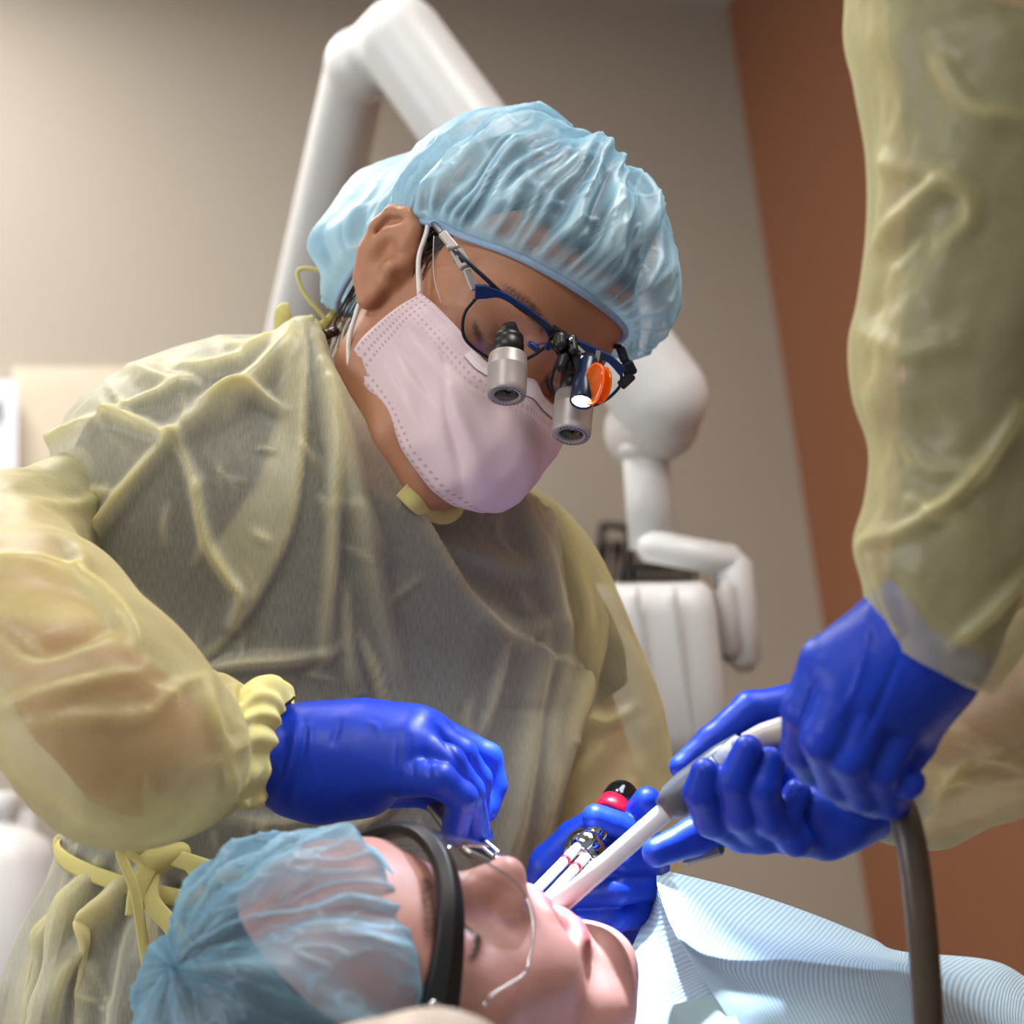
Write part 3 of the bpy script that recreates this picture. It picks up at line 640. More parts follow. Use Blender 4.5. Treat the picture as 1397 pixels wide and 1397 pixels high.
def mask_mat():
    m, nt, o = newmat('pink mask cloth'); cs, fac, _ = noise_col(nt, lin('#e6d0d3'), lin('#dcc3ca'), 14, 3)
    uvn = N(nt, 'ShaderNodeTexCoord'); sx = N(nt, 'ShaderNodeSeparateXYZ'); L(nt, uvn.outputs['UV'], sx.inputs[0])
    # welded stipple along the side and lower borders
    def m_(op, a_, b_=None):
        n = N(nt, 'ShaderNodeMath', operation=op)
        for i, x in enumerate((a_, b_)):
            if x is None: continue
            if isinstance(x, (int, float)): n.inputs[i].default_value = x
            else: L(nt, x, n.inputs[i])
        return n.outputs[0]
    px_ = m_('SINE', m_('MULTIPLY', sx.outputs[0], 330.)); py_ = m_('SINE', m_('MULTIPLY', sx.outputs[1], 290.)); dot = m_('MULTIPLY', m_('GREATER_THAN', px_, .25), m_('GREATER_THAN', py_, .1))
    at = N(nt, 'ShaderNodeAttribute', attribute_name='weld'); k = m_('MULTIPLY', dot, at.outputs['Fac'])
    mx = N(nt, 'ShaderNodeMix', data_type='RGBA'); L(nt, m_('MULTIPLY', k, .55), mx.inputs[0]); L(nt, cs, mx.inputs[6]); mx.inputs[7].default_value = lin('#a3868f')
    fn = N(nt, 'ShaderNodeTexNoise', Scale=900, Detail=2); tc = N(nt, 'ShaderNodeTexCoord'); L(nt, tc.outputs['Object'], fn.inputs['Vector'])
    nb = bump(nt, fn.outputs['Fac'], .3, .0005)
    p = N(nt, 'ShaderNodeBsdfPrincipled'); L(nt, mx.outputs[2], p.inputs['Base Color']); p.inputs['Roughness'].default_value = .75; p.inputs['Specular IOR Level'].default_value = .25; L(nt, nb, p.inputs['Normal'])
    t = N(nt, 'ShaderNodeBsdfTranslucent'); L(nt, mx.outputs[2], t.inputs[0]); ms = N(nt, 'ShaderNodeMixShader', Fac=.18); L(nt, p.outputs[0], ms.inputs[1]); L(nt, t.outputs[0], ms.inputs[2]); L(nt, ms.outputs[0], o.inputs[0])
    return m
M_mask = mask_mat(); M_loop = mat('white elastic', '#e4e0dc', .8)
weld = np.maximum(sstep(.86, .90, np.abs(a)), sstep(.88, .92, b)); weld = np.maximum(weld, sstep(.10, .13, b)*sstep(.22, .19, b)*.8)
mask = obj('face_mask', (Dv(np.concatenate([mvv, inner])), fc), M_mask, dent, attr={'weld': np.r_[weld, weld]}, uv=np.tile(np.stack([a*.5, b*.45], 1), (2, 1)), label='pale pink pleated mask')
obj('nose_strip', (lambda i: (Dv(np.concatenate([(mvv+mn*.0009)[i].reshape(-1, 3)])), grid_faces(i.shape[0], i.shape[1], False)))(np.array([[ii*81+jj for jj in range(2, 9)] for ii in range(30, 91)])), mat('mask top strip', '#e9dde0', .5), mask)
for sx in (-1, 1):
    o_ = np.array([sx*.0715, -.022, -.051])
    obj('ear_loop', join(tube(Dv([o_, (sx*.0790, -.004, -.068), (sx*.0815, .014, -.078), (sx*.081, .022, -.093), (sx*.078, .015, -.108)]), .0017, 8), tube(Dv([(sx*.078, -.03, -.110), (sx*.0815, -.046, -.098), (sx*.080, -.062, -.090), (sx*.0765, -.078, -.083), (sx*.068, -.092, -.077)]), .0017, 8)), M_loop, mask)
body_extra = []
# ------------------------------------------------------------------ cloth over bodies: lofts from left / right (or top / bottom) station points
def body_loft(st, rows=150, cols=220, e=.92, shrink=1., tshrink=None, caps=False):
    """st rows: ax, ay, ad, bx, by, bd, half thickness; the ring spans a..b, bulging towards and away from the viewer"""
    st = np.asarray(st, float); A = catmull(Vs(st[:, 0:3]), rows); B = catmull(Vs(st[:, 3:6]), rows); T = catmull(st[:, 6:7], rows)[:, 0]*(tshrink or shrink)
    th = np.linspace(0, 2*np.pi, cols, endpoint=False); cx = np.sign(np.cos(th))*np.abs(np.cos(th))**e; cz = np.sign(np.sin(th))*np.abs(np.sin(th))**e
    C = (A+B)/2; H = (B-A)/2*shrink; z = np.array([0, 0, 1.]); D = z-(H@z)[:, None]*H/(np.sum(H*H, 1)[:, None]+1e-9); D /= np.linalg.norm(D, axis=1)[:, None]
    rings = C[:, None]+cx[None, :, None]*H[:, None]+cz[None, :, None]*(D*T[:, None])[:, None]
    v, f = loft(rings, caps)
    tt = np.repeat(np.linspace(0, 1, rows), cols); ang = np.tile(th, rows)
    if caps: tt = np.r_[tt, 0, 1]; ang = np.r_[ang, 0, 0]
    return v, f, tt, ang
def orient(v, f, c=None):
    n = vnormals(v, f); c = v.mean(0) if c is None else c
    if np.sum((v-c)*n) < 0: return [q[::-1] for q in f], -n
    return f, n
def drape(v, f, lines=(), areas=(), noise=(), front=True):
    """push real folds into the cloth; returns displaced points and the doubled-cloth value"""
    f, n = orient(v, f); p = proj(v); w = sstep(-.05, .25, n[:, 2]) if front else np.ones(len(v)); dz = np.zeros(len(v)); fold = np.zeros(len(v))
    for ln in lines:
        line, wd, h, fo = ln[:4]; kind = ln[4] if len(ln) > 4 else 'r'
        line = catmull(np.asarray(line, float), max(12, len(line)*8)) if len(line) > 2 else line
        lo, hi = np.min(line, 0)-wd*6, np.max(line, 0)+wd*6; m = np.all((p > lo) & (p < hi), 1)
        if not m.any(): continue
        d, s_, al = seg_dist(p[m], line); tap = np.sin(np.clip(al, .04, .96)*np.pi)**.45; g = np.exp(-(d/wd)**2)
        if kind == 'r': dz[m] += h*tap*g; fold[m] += fo*tap*np.exp(-(d/(wd*.8))**2)
        elif kind == 'v': dz[m] += h*tap*(g-1.5*np.exp(-((d/wd-1.7)/.8)**2)*.5); fold[m] += fo*tap*np.exp(-(d/(wd*.75))**2)
        else:  # step: the flap on side +1 lies over the rest
            dz[m] += h*tap*.5*(1+np.tanh(s_*d/(wd*.35)))*np.exp(-(np.maximum(s_*d, 0)/(wd*4))**2); fold[m] += fo*tap*np.exp(-((s_*d-wd*.45)/(wd*.6))**2)
    for poly, fo, sf in areas:
        d, _, _ = seg_dist(p, list(poly)+[poly[0]]); sd = np.where(inpoly(p, poly), d, -d); fold += fo*sstep(-sf, sf, sd)
    for sc, amp, st_ in noise: dz += amp*fbm(v*np.asarray(st_)*sc, 3)*(.3+.7*w)
    v = v+n*(dz*w)[:, None]*1.0
    return v, f, np.clip(fold*w, -.3, 1.)
def uvpx(v, sx=1., sy=1.):
    return np.stack([v[:, 0]*sx, v[:, 1]*sy], 1)
M_gown = cloth_mat('yellow gown cloth', '#e2dfcc', '#dad7c2', .42, .97, '#ece3a6', fibre=(850, 130, 1), fold_gain=.66, power=1.9, weave=.085, glossy=.06)
M_sleeve = cloth_mat('yellow sleeve cloth', '#ddd5a4', '#d5cc98', .40, .97, '#e9dd92', fibre=(1800, 500, 1), fold_gain=.45, power=1.4, weave=.05, glossy=.08)
M_tie = mat('yellow tie cloth', '#cfc47c', .7, c2='#c2b66a'); M_cuff = mat('yellow knit cuff', '#e0d68f', .85, c2='#d0c57c', scale=120, bmp=.5)
M_scrub = mat('charcoal scrub cloth', '#2b2d2c', .9, c2='#232524', scale=500, bmp=.3)
TOR = [(418, 458, 1.40, 640, 694, 1.37, .050), (402, 455, 1.40, 690, 662, 1.39, .075), (372, 455, 1.39, 716, 668, 1.43, .095), (285, 462, 1.37, 742, 700, 1.47, .112), (180, 502, 1.35, 770, 740, 1.49, .122), (100, 560, 1.33, 797, 800, 1.50, .128),
       (62, 660, 1.33, 806, 880, 1.50, .132), (75, 790, 1.35, 796, 960, 1.49, .136), (92, 930, 1.37, 776, 1040, 1.47, .134), (92, 1060, 1.38, 752, 1130, 1.46, .126), (82, 1150, 1.38, 728, 1236, 1.46, .118), (45, 1260, 1.37, 735, 1330, 1.46, .125), (8, 1397, 1.36, 750, 1450, 1.46, .135)]
low = [(-20, 1600, 1.42, 760, 1640, 1.52, .15), (-35, 2000, 1.52, 770, 2030, 1.62, .16), (-40, 2500, 1.64, 770, 2520, 1.74, .16)]
gv, gf, gt, ga = body_loft(TOR+low, 300, 420)
# skirt gathers below the tie, on all sides
pp = proj(gv); sk = sstep(1150, 1330, pp[:, 1]); fo_, gn = orient(gv, gf); ph = ga*17+1.4*np.sin(ga*3.1)+.5*pnoise(np.stack([ga*2, gt*6, ga*0], 1))
gv = gv+gn*(sk*(.009*np.sin(ph)+.005*np.sin(ga*31+2)))[:, None]
lines = [  # (points, width px, height m, doubled cloth, kind)
    ([(235, 598), (190, 650), (150, 702), (112, 745), (95, 765), (104, 785), (118, 815)], 10, .009, .8),
    ([(240, 598), (262, 650), (276, 715), (288, 752), (312, 790), (328, 812), (318, 850)], 8, .008, .75),
    ([(238, 596), (290, 560), (332, 532), (372, 500), (412, 462)], 15, .011, .55),
    ([(145, 566), (185, 578), (228, 600)], 9, .007, .65), ([(145, 566), (80, 596), (18, 632)], 9, .006, .45),
    ([(145, 566), (200, 545), (262, 522)], 8, .005, .5), ([(275, 556), (320, 542), (352, 541), (385, 562)], 7, .006, .6),
    ([(180, 502), (230, 520), (262, 518)], 12, .005, .2), ([(300, 462), (340, 478), (400, 466)], 9, .005, .5), ([(235, 498), (300, 500), (360, 478)], 9, .005, .45),
    ([(22, 664), (90, 668), (160, 672)], 8, .004, .6),
    ([(418, 470), (417, 585), (408, 663), (394, 730), (355, 812), (300, 884)], 9, .006, .35, 's'),
    ([(446, 540), (452, 660), (450, 760), (440, 890)], 9, .007, .35), ([(425, 470), (470, 640), (505, 780), (545, 960)], 13, .008, .25),
    ([(440, 480), (490, 575), (560, 690), (620, 790), (668, 848), (712, 872)], 15, .016, .30, 's'),
    ([(470, 800), (478, 900), (490, 945)], 7, .005, .35), ([(490, 865), (515, 925), (530, 968)], 7, .005, .5), ([(465, 690), (490, 700), (520, 760)], 8, .003, .2),
    ([(258, 917), (330, 903), (400, 898), (445, 893)], 9, .006, .5), ([(100, 770), (170, 800), (250, 862)], 7, .004, .25),
    ([(300, 1112), (380, 1120), (470, 1104)], 9, .004, .3), ([(330, 1165), (450, 1140), (545, 1085), (560, 1060)], 9, .005, .4),
    ([(680, 880), (672, 950), (655, 1010)], 6, .004, .35), ([(745, 700), (790, 800), (800, 880), (760, 1030), (735, 1130)], 14, .008, .5),
    ([(700, 668), (735, 760), (765, 850), (780, 900)], 12, .006, .3), ([(735, 880), (722, 1000), (700, 1110), (680, 1200)], 14, .007, .3), ([(770, 900), (745, 1010), (728, 1150)], 9, .005, .3),
    ([(610, 740), (680, 770), (720, 775)], 16, .006, .15), ([(640, 820), (700, 860), (760, 850)], 14, .004, .1),
    ([(200, 1175), (130, 1290), (110, 1400)], 12, .010, .6), ([(140, 1180), (55, 1300), (38, 1397)], 12, .009, .5), ([(175, 1180), (150, 1240), (82, 1330), (70, 1397)], 11, .010, .55), ([(215, 1190), (195, 1290), (182, 1397)], 8, .008, .6), ([(255, 1200), (320, 1260)], 9, .006, .5)]
areas = [([(385, 476), (415, 474), (416, 584), (408, 663), (395, 729), (355, 811), (300, 885), (215, 922), (322, 858), (330, 812), (286, 749), (303, 729), (349, 663), (382, 565)], .42, 7),
         ([(0, 650), (145, 570), (228, 602), (150, 700), (95, 762), (60, 790), (0, 775)], .14, 18), ([(392, 452), (290, 458), (180, 498), (85, 552), (10, 640), (150, 566), (250, 524), (370, 480)], .22, 10),
         ([(425, 460), (455, 520), (470, 600), (455, 880), (438, 890), (447, 700), (440, 560)], .28, 8), ([(735, 690), (800, 790), (812, 880), (770, 1000), (765, 900), (745, 780)], .32, 14),
         ([(160, 1150), (100, 1260), (75, 1400), (0, 1400), (60, 1250), (120, 1170)], .18, 10), ([(700, 880), (800, 900), (740, 1110), (690, 1250), (650, 1250), (690, 1050)], .12, 25)]
rc = random.Random(11)
for i in range(95):          # small creases all over the front
    x, y = rc.uniform(90, 800), rc.uniform(480, 1380); a_ = rc.choice([1.15, 1.4, 1.75, 2.2, .5])+rc.uniform(-.3, .3); l_ = rc.uniform(18, 70)
    lines.append(([(x, y), (x+l_*.5*math.cos(a_)+rc.uniform(-5, 5), y+l_*.5*math.sin(a_)), (x+l_*math.cos(a_+rc.uniform(-.3, .3)), y+l_*math.sin(a_))], rc.uniform(3.2, 6.5), rc.uniform(.0008, .0022), rc.uniform(.12, .34)))
lines = [(l[0], l[1], l[2]*1.5, l[3]*1.25, *l[4:]) for l in lines]
gv, gf, gfold = drape(gv, gf, lines, areas, [(7, .006, (1, .6, 1)), (20, .002, (1, .5, 1)), (60, .0006, (1, .6, 1))])
gown = obj('gown', (gv, gf), M_gown, dent, attr={'fold': gfold}, uv=uvpx(gv), label='see-through pale yellow isolation gown')
# collar binding
nk = gv[:420]; obj('neck_binding', tube(np.concatenate([nk[::6], nk[:1]]), .003, 8, n=200, caps=False), M_tie, gown)
def on_cloth(px, py, lift=.003):
    p_ = proj(gv); m_ = (np.hypot(p_[:, 0]-px, p_[:, 1]-py) < 9); d_ = (-gv[m_, 2]).min() if m_.any() else 1.36; return V(px, py, d_-lift)
cpts = [on_cloth(*p) for p in ((548, 668), (572, 690), (598, 704), (616, 700), (626, 684), (629, 664))]
obj('collar_band', tube(np.array(cpts), .0058, 10, n=60, flat=.35, up=(0, 0, 1)), M_tie, gown)
# waist tie and bow
row = int(np.argmin(np.abs(pp[:, 1].reshape(300, 420)[:, 315]-1165))) if False else None
ring = []
for a_ in np.linspace(0, 2*np.pi, 121):
    st = np.array(TOR[10], float); A, B = V(*st[0:3]), V(*st[3:6]); h = (B-A)/2; c = (A+B)/2
    ring.append(c+np.cos(a_)*h*1.0+np.sin(a_)*np.array([0, 0, 1.])*(st[6]*1.035)+np.array([0, -.004*np.sin(a_), 0]))
obj('waist_tie', tube(np.array(ring), .0060, 10, n=240, caps=False, flat=.25, up=(0, 0, 1)), M_tie, gown)
kn = V(214, 1170, 1.248)
def ribbon(pts, w=.006, seg=8): return tube(Vs(pts), w, seg, flat=.22)
obj('bow_knot', (lambda s: (s.ell(kn, (.013, .010, .010), .003), s.chain([kn+np.array([-.018, .006, .002]), kn, kn+np.array([.016, .004, .003])], [.006, .009, .007], .004), s.chain([kn+np.array([.002, .014, .002]), kn+np.array([-.004, -.012, .004])], [.004, .006], .003), s.mesh())[-1])(Solid(kn-.03, kn+.03, .0016)), M_tie, gown)
obj('bow_tail', join(ribbon([(210, 1172, 1.245), (205, 1225, 1.235), (235, 1265, 1.23), (262, 1310, 1.22)], .006), ribbon([(206, 1172, 1.243), (176, 1150, 1.235), (165, 1165, 1.235), (184, 1215, 1.232), (196, 1290, 1.232), (205, 1345, 1.23)], .0035), ribbon([(222, 1170, 1.243), (255, 1180, 1.237), (285, 1230, 1.232)], .0035), ribbon([(205, 1180, 1.24), (188, 1215, 1.235), (183, 1250, 1.233)], .006), ribbon([(225, 1166, 1.243), (300, 1190, 1.23), (350, 1205, 1.23)], .006)), M_tie, gown)
# neck tie at the nape
nt0 = V(402, 462, 1.39)
obj('neck_tie', join(tube(Vs([(404, 466, 1.385), (388, 455, 1.384), (386, 428, 1.384), (396, 424, 1.384)]), .0065, 8, flat=.25), tube(Vs([(398, 468, 1.385), (430, 452, 1.39), (455, 430, 1.40), (462, 412, 1.40)]), .0035, 8, flat=.4),
    tube(Vs([(450, 442, 1.395), (415, 400, 1.395), (406, 372, 1.395), (420, 366, 1.395), (445, 374, 1.395), (461, 400, 1.395), (464, 440, 1.395)]), .0016, 8, n=60)), M_tie, gown)
# sleeves: dentist's right (towards the viewer, at the left of the picture)
def sleeve_solid(pts, r, h=.0042):
    s = Solid(pts.min(0)-.11, pts.max(0)+.11, h); s.chain(pts, r, .01, .03); return s.mesh(smooth=4)
RS = Vs([(190, 660, 1.39), (5, 745, 1.24), (50, 868, 1.09), (118, 948, 1.045), (150, 992, 1.038), (185, 1022, 1.062), (236, 1030, 1.085)])
fv, ff = sleeve_solid(RS, [.042, .042, .054, .052, .051, .0485, .043])
fv, ff, ffold = drape(fv, [list(x) for x in ff], [([(-40, 770), (60, 782), (130, 808), (172, 848), (196, 902)], 11, .010, .75), ([(0, 858), (50, 885), (110, 868), (150, 862)], 12, -.010, .3), ([(20, 690), (90, 690), (160, 670)], 9, .005, .4), ([(100, 800), (112, 770), (95, 740)], 9, .005, .5),
    ([(-20, 972), (70, 945), (150, 925), (215, 916)], 10, .007, .5), ([(45, 985), (120, 978), (195, 975), (240, 938), (290, 918)], 8, .006, .55), ([(290, 918), (285, 960), (300, 1010), (345, 1018)], 9, .005, .5), ([(250, 1045), (300, 1028), (350, 1008)], 6, .003, .4), ([(300, 1010), (318, 1060), (322, 1095)], 7, .003, .35), ([(320, 930), (310, 980), (340, 1000)], 7, .004, .5), ([(190, 930), (235, 955), (225, 975)], 9, .004, .35)],
    [([(-30, 765), (100, 792), (165, 842), (200, 905), (120, 858), (40, 845), (-30, 850)], .5, 9), ([(0, 1060), (100, 1082), (330, 1080), (350, 1095), (240, 1160), (100, 1130)], .25, 16), ([(240, 930), (300, 915), (345, 940), (345, 1000), (300, 1000), (285, 950)], .22, 10)], [(10, .004, (1, 1, 1)), (28, .0014, (1, 1, 1))])
xv, xf_, _, _ = body_loft([(215, 922, 1.078, 215, 1152, 1.078, .046), (262, 921, 1.094, 262, 1138, 1.094, .043), (300, 918, 1.107, 300, 1122, 1.107, .040), (330, 934, 1.117, 326, 1102, 1.117, .034), (352, 950, 1.125, 342, 1086, 1.125, .027)], 70, 160)
xv, xf_, xfold = drape(xv, xf_, [([(240, 938), (290, 922)], 8, .004, .5), ([(290, 918), (285, 960), (300, 1010), (345, 1018)], 9, .006, .5), ([(250, 1045), (300, 1028), (350, 1008)], 6, .004, .4), ([(300, 1010), (318, 1060), (322, 1095)], 7, .004, .35), ([(320, 930), (310, 980), (340, 1000)], 7, .005, .5)], [([(240, 930), (300, 915), (345, 940), (345, 1000), (300, 1000), (285, 950)], .25, 10), ([(200, 1082), (330, 1078), (350, 1095), (240, 1160)], .22, 14)], [(12, .004, (1, 1, 1)), (30, .0014, (1, 1, 1))])
js_ = join((fv, ff), (xv, xf_)); obj('sleeve', js_, M_sleeve, gown, attr={'fold': np.r_[ffold, xfold]}, uv=uvpx(js_[0]))
CU = [(318, 950, 1.112, 318, 1092, 1.112, .040), (342, 934, 1.122, 340, 1098, 1.122, .046), (358, 923, 1.128, 348, 1096, 1.128, .047), (376, 922, 1.134, 358, 1092, 1.134, .045), (392, 932, 1.140, 364, 1086, 1.140, .041), (398, 948, 1.142, 366, 1076, 1.142, .036)]
kv, kf, kt, ka = body_loft(CU, 60, 150); kfo, kn_ = orient(kv, kf); kv = kv+kn_*(.0016*np.sin(ka*13+2*np.sin(ka*3))+.003*fbm(kv*40, 2))[:, None]
obj('cuff', (kv, kf), M_cuff, gown)
# dentist's left sleeve (right side of the picture, farther away)
LS = [(690, 655, 1.47, 700, 760, 1.46, .05), (735, 690, 1.49, 690, 830, 1.46, .085), (790, 765, 1.50, 690, 900, 1.46, .10), (838, 870, 1.50, 710, 985, 1.46, .10), (876, 960, 1.49, 725, 1060, 1.45, .095), (905, 1055, 1.47, 728, 1140, 1.44, .088), (915, 1140, 1.45, 720, 1220, 1.42, .082), (918, 1230, 1.41, 735, 1300, 1.39, .075), (905, 1320, 1.36, 770, 1345, 1.35, .06), (890, 1345, 1.31, 810, 1330, 1.31, .045), (888, 1318, 1.285, 822, 1302, 1.285, .036)]
lv, lf, lt, la = body_loft(LS, 170, 160)
lv, lf, lfold = drape(lv, lf, [([(745, 700), (785, 790), (800, 880), (790, 960)], 12, .008, .4), ([(870, 963), (830, 985), (800, 985), (775, 1050)], 8, .007, .5), ([(800, 810), (800, 850), (785, 900)], 12, .006, .3), ([(830, 1010), (790, 1060), (770, 1100)], 16, .006, .2), ([(870, 1050), (850, 1150), (860, 1260)], 14, .006, .2)], [([(780, 900), (905, 1060), (910, 1300), (720, 1300), (760, 1050)], .30, 20)], [(9, .006, (1, .7, 1)), (24, .002, (1, 1, 1))])
obj('sleeve', (lv, lf), M_sleeve, gown, attr={'fold': lfold}, uv=uvpx(lv))
# scrub top under the gown, short sleeved
sv, sf, _, _ = body_loft(TOR[1:]+low[:1], 120, 120, shrink=.93, tshrink=.88, caps=True)
s1 = sleeve_solid(Vs([(320, 700, 1.42), (210, 660, 1.39), (20, 738, 1.25)]), [.06, .045, .034], .006); s1 = (s1[0], [list(x) for x in s1[1]])
s2 = body_loft([(735, 715, 1.48, 700, 820, 1.47, .07), (790, 800, 1.49, 720, 880, 1.47, .075), (825, 880, 1.49, 735, 950, 1.46, .07), (840, 930, 1.485, 745, 990, 1.46, .06)], 40, 60, caps=True)
sc_ = join((sv, orient(sv, sf)[0]), (s1[0], orient(s1[0], s1[1])[0]), (s2[0], orient(s2[0], s2[1])[0]))
obj('scrub_top', sc_, M_scrub, dent, label='dark scrub top showing through the gown')
# ------------------------------------------------------------------ gloved hands
M_glove = mat('blue nitrile', '#1239b6', .44, c2='#0e32a6', scale=40, spec=.35, sheen=.0)
def hand_solid(chains, blobs=(), h=.0015, k=.007):
    pts = np.concatenate([Vs([p[:3] for p in c]) for c in chains]); s = Solid(pts.min(0)-.045, pts.max(0)+.045, h)
    for b in blobs: s.ell(V(*b[0]), b[1], .015, R=b[2] if len(b) > 2 else None)
    for c in chains:                       # palm bones first, melted together; then the free finger links, kept apart
        kk = c[0][4] if len(c[0]) > 4 else k; n0 = (4 if len(c) == 4 else 3) if kk > .02 else 2
        s.chain(Vs([p[:3] for p in c[:n0]]), [p[3] for p in c[:n0]], min(kk, .022), .003)
    for c in chains:
        kk = c[0][4] if len(c[0]) > 4 else k; n0 = 3 if kk > .02 else 2
        if len(c) > n0: s.chain(Vs([p[:3] for p in c[n0-1:]]), [p[3] for p in c[n0-1:]], .0022, .003)
    return s
def glove(parent, s, lines=(), noise=.0004, label=None):
    v, q = s.mesh(smooth=2); v, f, _ = drape(v, [list(x) for x in q], lines, (), [(38, noise, (1, 1, 1)), (110, noise*.35, (1, 1, 1))], front=False)
    return obj('glove', (v, f), M_glove, parent, label=label), s.mesh(iso=-.0024, smooth=1)
R_W = (398, 1034, 1.148)
RH = [[(345, 1030, 1.130, .0235, .03), (372, 1034, 1.142, .0238), (430, 1030, 1.145, .023), (480, 1028, 1.145, .022)],
      [(420, 1015, 1.15, .017, .03), (500, 1004, 1.152, .0155), (588, 1000, 1.152, .0125), (664, 1033, 1.160, .0092), (673, 1072, 1.160, .0082), (664, 1105, 1.152, .0074)],
      [(420, 1020, 1.145, .017, .03), (500, 1005, 1.140, .0155), (568, 992, 1.132, .0125), (630, 1028, 1.132, .0092), (652, 1062, 1.140, .0083), (650, 1140, 1.146, .0075)],
      [(420, 1030, 1.14, .018, .03), (500, 1020, 1.130, .016), (556, 1015, 1.115, .0130), (612, 1040, 1.112, .0098), (640, 1078, 1.122, .0088), (654, 1150, 1.140, .0076)],
      [(420, 1050, 1.14, .017, .03), (490, 1050, 1.128, .017), (545, 1058, 1.108, .0125), (600, 1064, 1.095, .0098), (630, 1088, 1.098, .0090), (620, 1136, 1.120, .0080)],
      [(430, 1070, 1.155, .016, .03), (500, 1072, 1.168, .0145), (580, 1078, 1.172, .0105), (630, 1110, 1.165, .009), (655, 1140, 1.158, .0078)],
      [(405, 1070, 1.142, .013, .03), (440, 1084, 1.14, .0125), (500, 1074, 1.136, .014)]]
creR = [([(463, 986), (453, 1014)], 4, -.0012, 0), ([(545, 1000), (544, 1078)], 3.5, -.0012, 0), ([(560, 1006), (564, 1078)], 3.5, -.0011, 0), ([(583, 1022), (588, 1078)], 3.5, -.0010, 0), ([(590, 985), (612, 1020), (636, 1055)], 4, -.0012, 0),
        ([(405, 985), (400, 1030), (380, 1090)], 5, .0016, 0), ([(417, 985), (412, 1030), (395, 1095)], 4, -.0014, 0), ([(425, 990), (425, 1040), (436, 1085)], 4, .0010, 0), ([(500, 985), (512, 990), (520, 1000)], 4, .0008, 0), ([(390, 1000), (384, 1060)], 4, -.001, 0)]
gR, hbR = glove(dent, hand_solid(RH), creR, label='blue glove holding the thin metal handle')
LH = [[(885, 1312, 1.275, .022, .03), (862, 1270, 1.258, .025), (825, 1215, 1.240, .030), (778, 1190, 1.236, .021), (750, 1200, 1.232, .014)],
      [(735, 1222, 1.232, .011, .02), (752, 1180, 1.230, .0145), (782, 1142, 1.222, .0105), (806, 1122, 1.212, .0082)],
      [(862, 1190, 1.232, .017, .02), (888, 1158, 1.215, .011), (873, 1137, 1.196, .0094), (812, 1114, 1.190, .0082)],
      [(850, 1165, 1.232, .014, .012), (864, 1122, 1.212, .0108), (882, 1092, 1.192, .0090)],
      [(888, 1180, 1.225, .012, .006), (884, 1172, 1.205, .0102), (842, 1174, 1.192, .0095), (798, 1184, 1.206, .0080)],
      [(890, 1212, 1.228, .012, .006), (882, 1206, 1.207, .0104), (842, 1214, 1.190, .0097), (792, 1222, 1.206, .0082)],
      [(880, 1245, 1.235, .012, .006), (868, 1246, 1.212, .0102), (835, 1254, 1.196, .0095), (780, 1260, 1.206, .0080)]]
gL, hbL = glove(dent, hand_solid(LH), [([(860, 1190), (800, 1202)], 4, -.001, 0), ([(800, 1130), (830, 1145), (870, 1150)], 4, -.001, 0)], label='blue glove gripping the chrome instrument')
# ------------------------------------------------------------------ dentist's body: torso, arms, legs as one skin, with neck and head
def body_solid(segs, h=.006):
    pts = np.concatenate([np.asarray(s_[0]) for s_ in segs]); s = Solid(pts.min(0)-.17, pts.max(0)+.17, h)
    for p, r, k in segs: s.chain(p, r, k, .02)
    return s
hipw = w2v(np.array([*W(V(395, 1420, 1.44))[0][:2], .92]))[0]; side = nrm(V(720, 1230, 1.47)-V(90, 1150, 1.38))
def down(p, z): q = W(p)[0].copy(); q[2] = z; return w2v(q)[0]
legs = []
for sx in (-1, 1):
    hp_ = hipw+side*.085*sx; legs.append((np.array([hp_, down(hp_+side*.02*sx, .48), down(hp_+side*.02*sx, .09)]), [.078, .052, .038], .04))
segs = [(Vs([(500, 640, 1.40), (450, 800, 1.42), (420, 1050, 1.43), (400, 1250, 1.42)]), [.085, .105, .10, .10], .05), (np.array([V(400, 1250, 1.42), hipw]), [.10, .105], .05),
        (Vs([(235, 685, 1.415), (500, 660, 1.42), (705, 780, 1.48)]), [.033, .055, .04], .05),
        (Vs([(205, 668, 1.40), (8, 747, 1.24), (52, 866, 1.09)]), [.032, .030, .031], .012), (Vs([(52, 868, 1.088), (118, 948, 1.046), (190, 1015, 1.07), (375, 1034, 1.143)]), [.033, .032, .036, .0175], .012),
        (Vs([(705, 790, 1.48), (830, 1130, 1.46)]), [.042, .036], .04), (Vs([(830, 1130, 1.46), (850, 1270, 1.36), (868, 1300, 1.28)]), [.036, .035, .022], .02)]+legs
bs = body_solid(segs); bm = bs.mesh(smooth=3)
allb = join((hv, hq), bm, hbR, hbL); tint = np.zeros((len(allb[0]), 4)); tint[:, 3] = 1; tint[:len(ht)] = ht
obj('body', allb, M_skin, dent, attr={'tint': tint})
M_navy = mat('dark trouser cloth', '#26292c', .9); M_shoe = mat('black clog', '#151515', .4)
tr_ = []
for sx in (-1, 1):
    hp_ = hipw+side*.085*sx; tr_.append(tube(np.array([hp_, down(hp_+side*.02*sx, .48), down(hp_+side*.02*sx, .06)]), [.098, .075, .066], 20))
obj('trousers', join(*tr_), M_navy, dent)
fwd = nrm(np.cross(side, WUP)); fwd = fwd if fwd[2] > 0 else -fwd
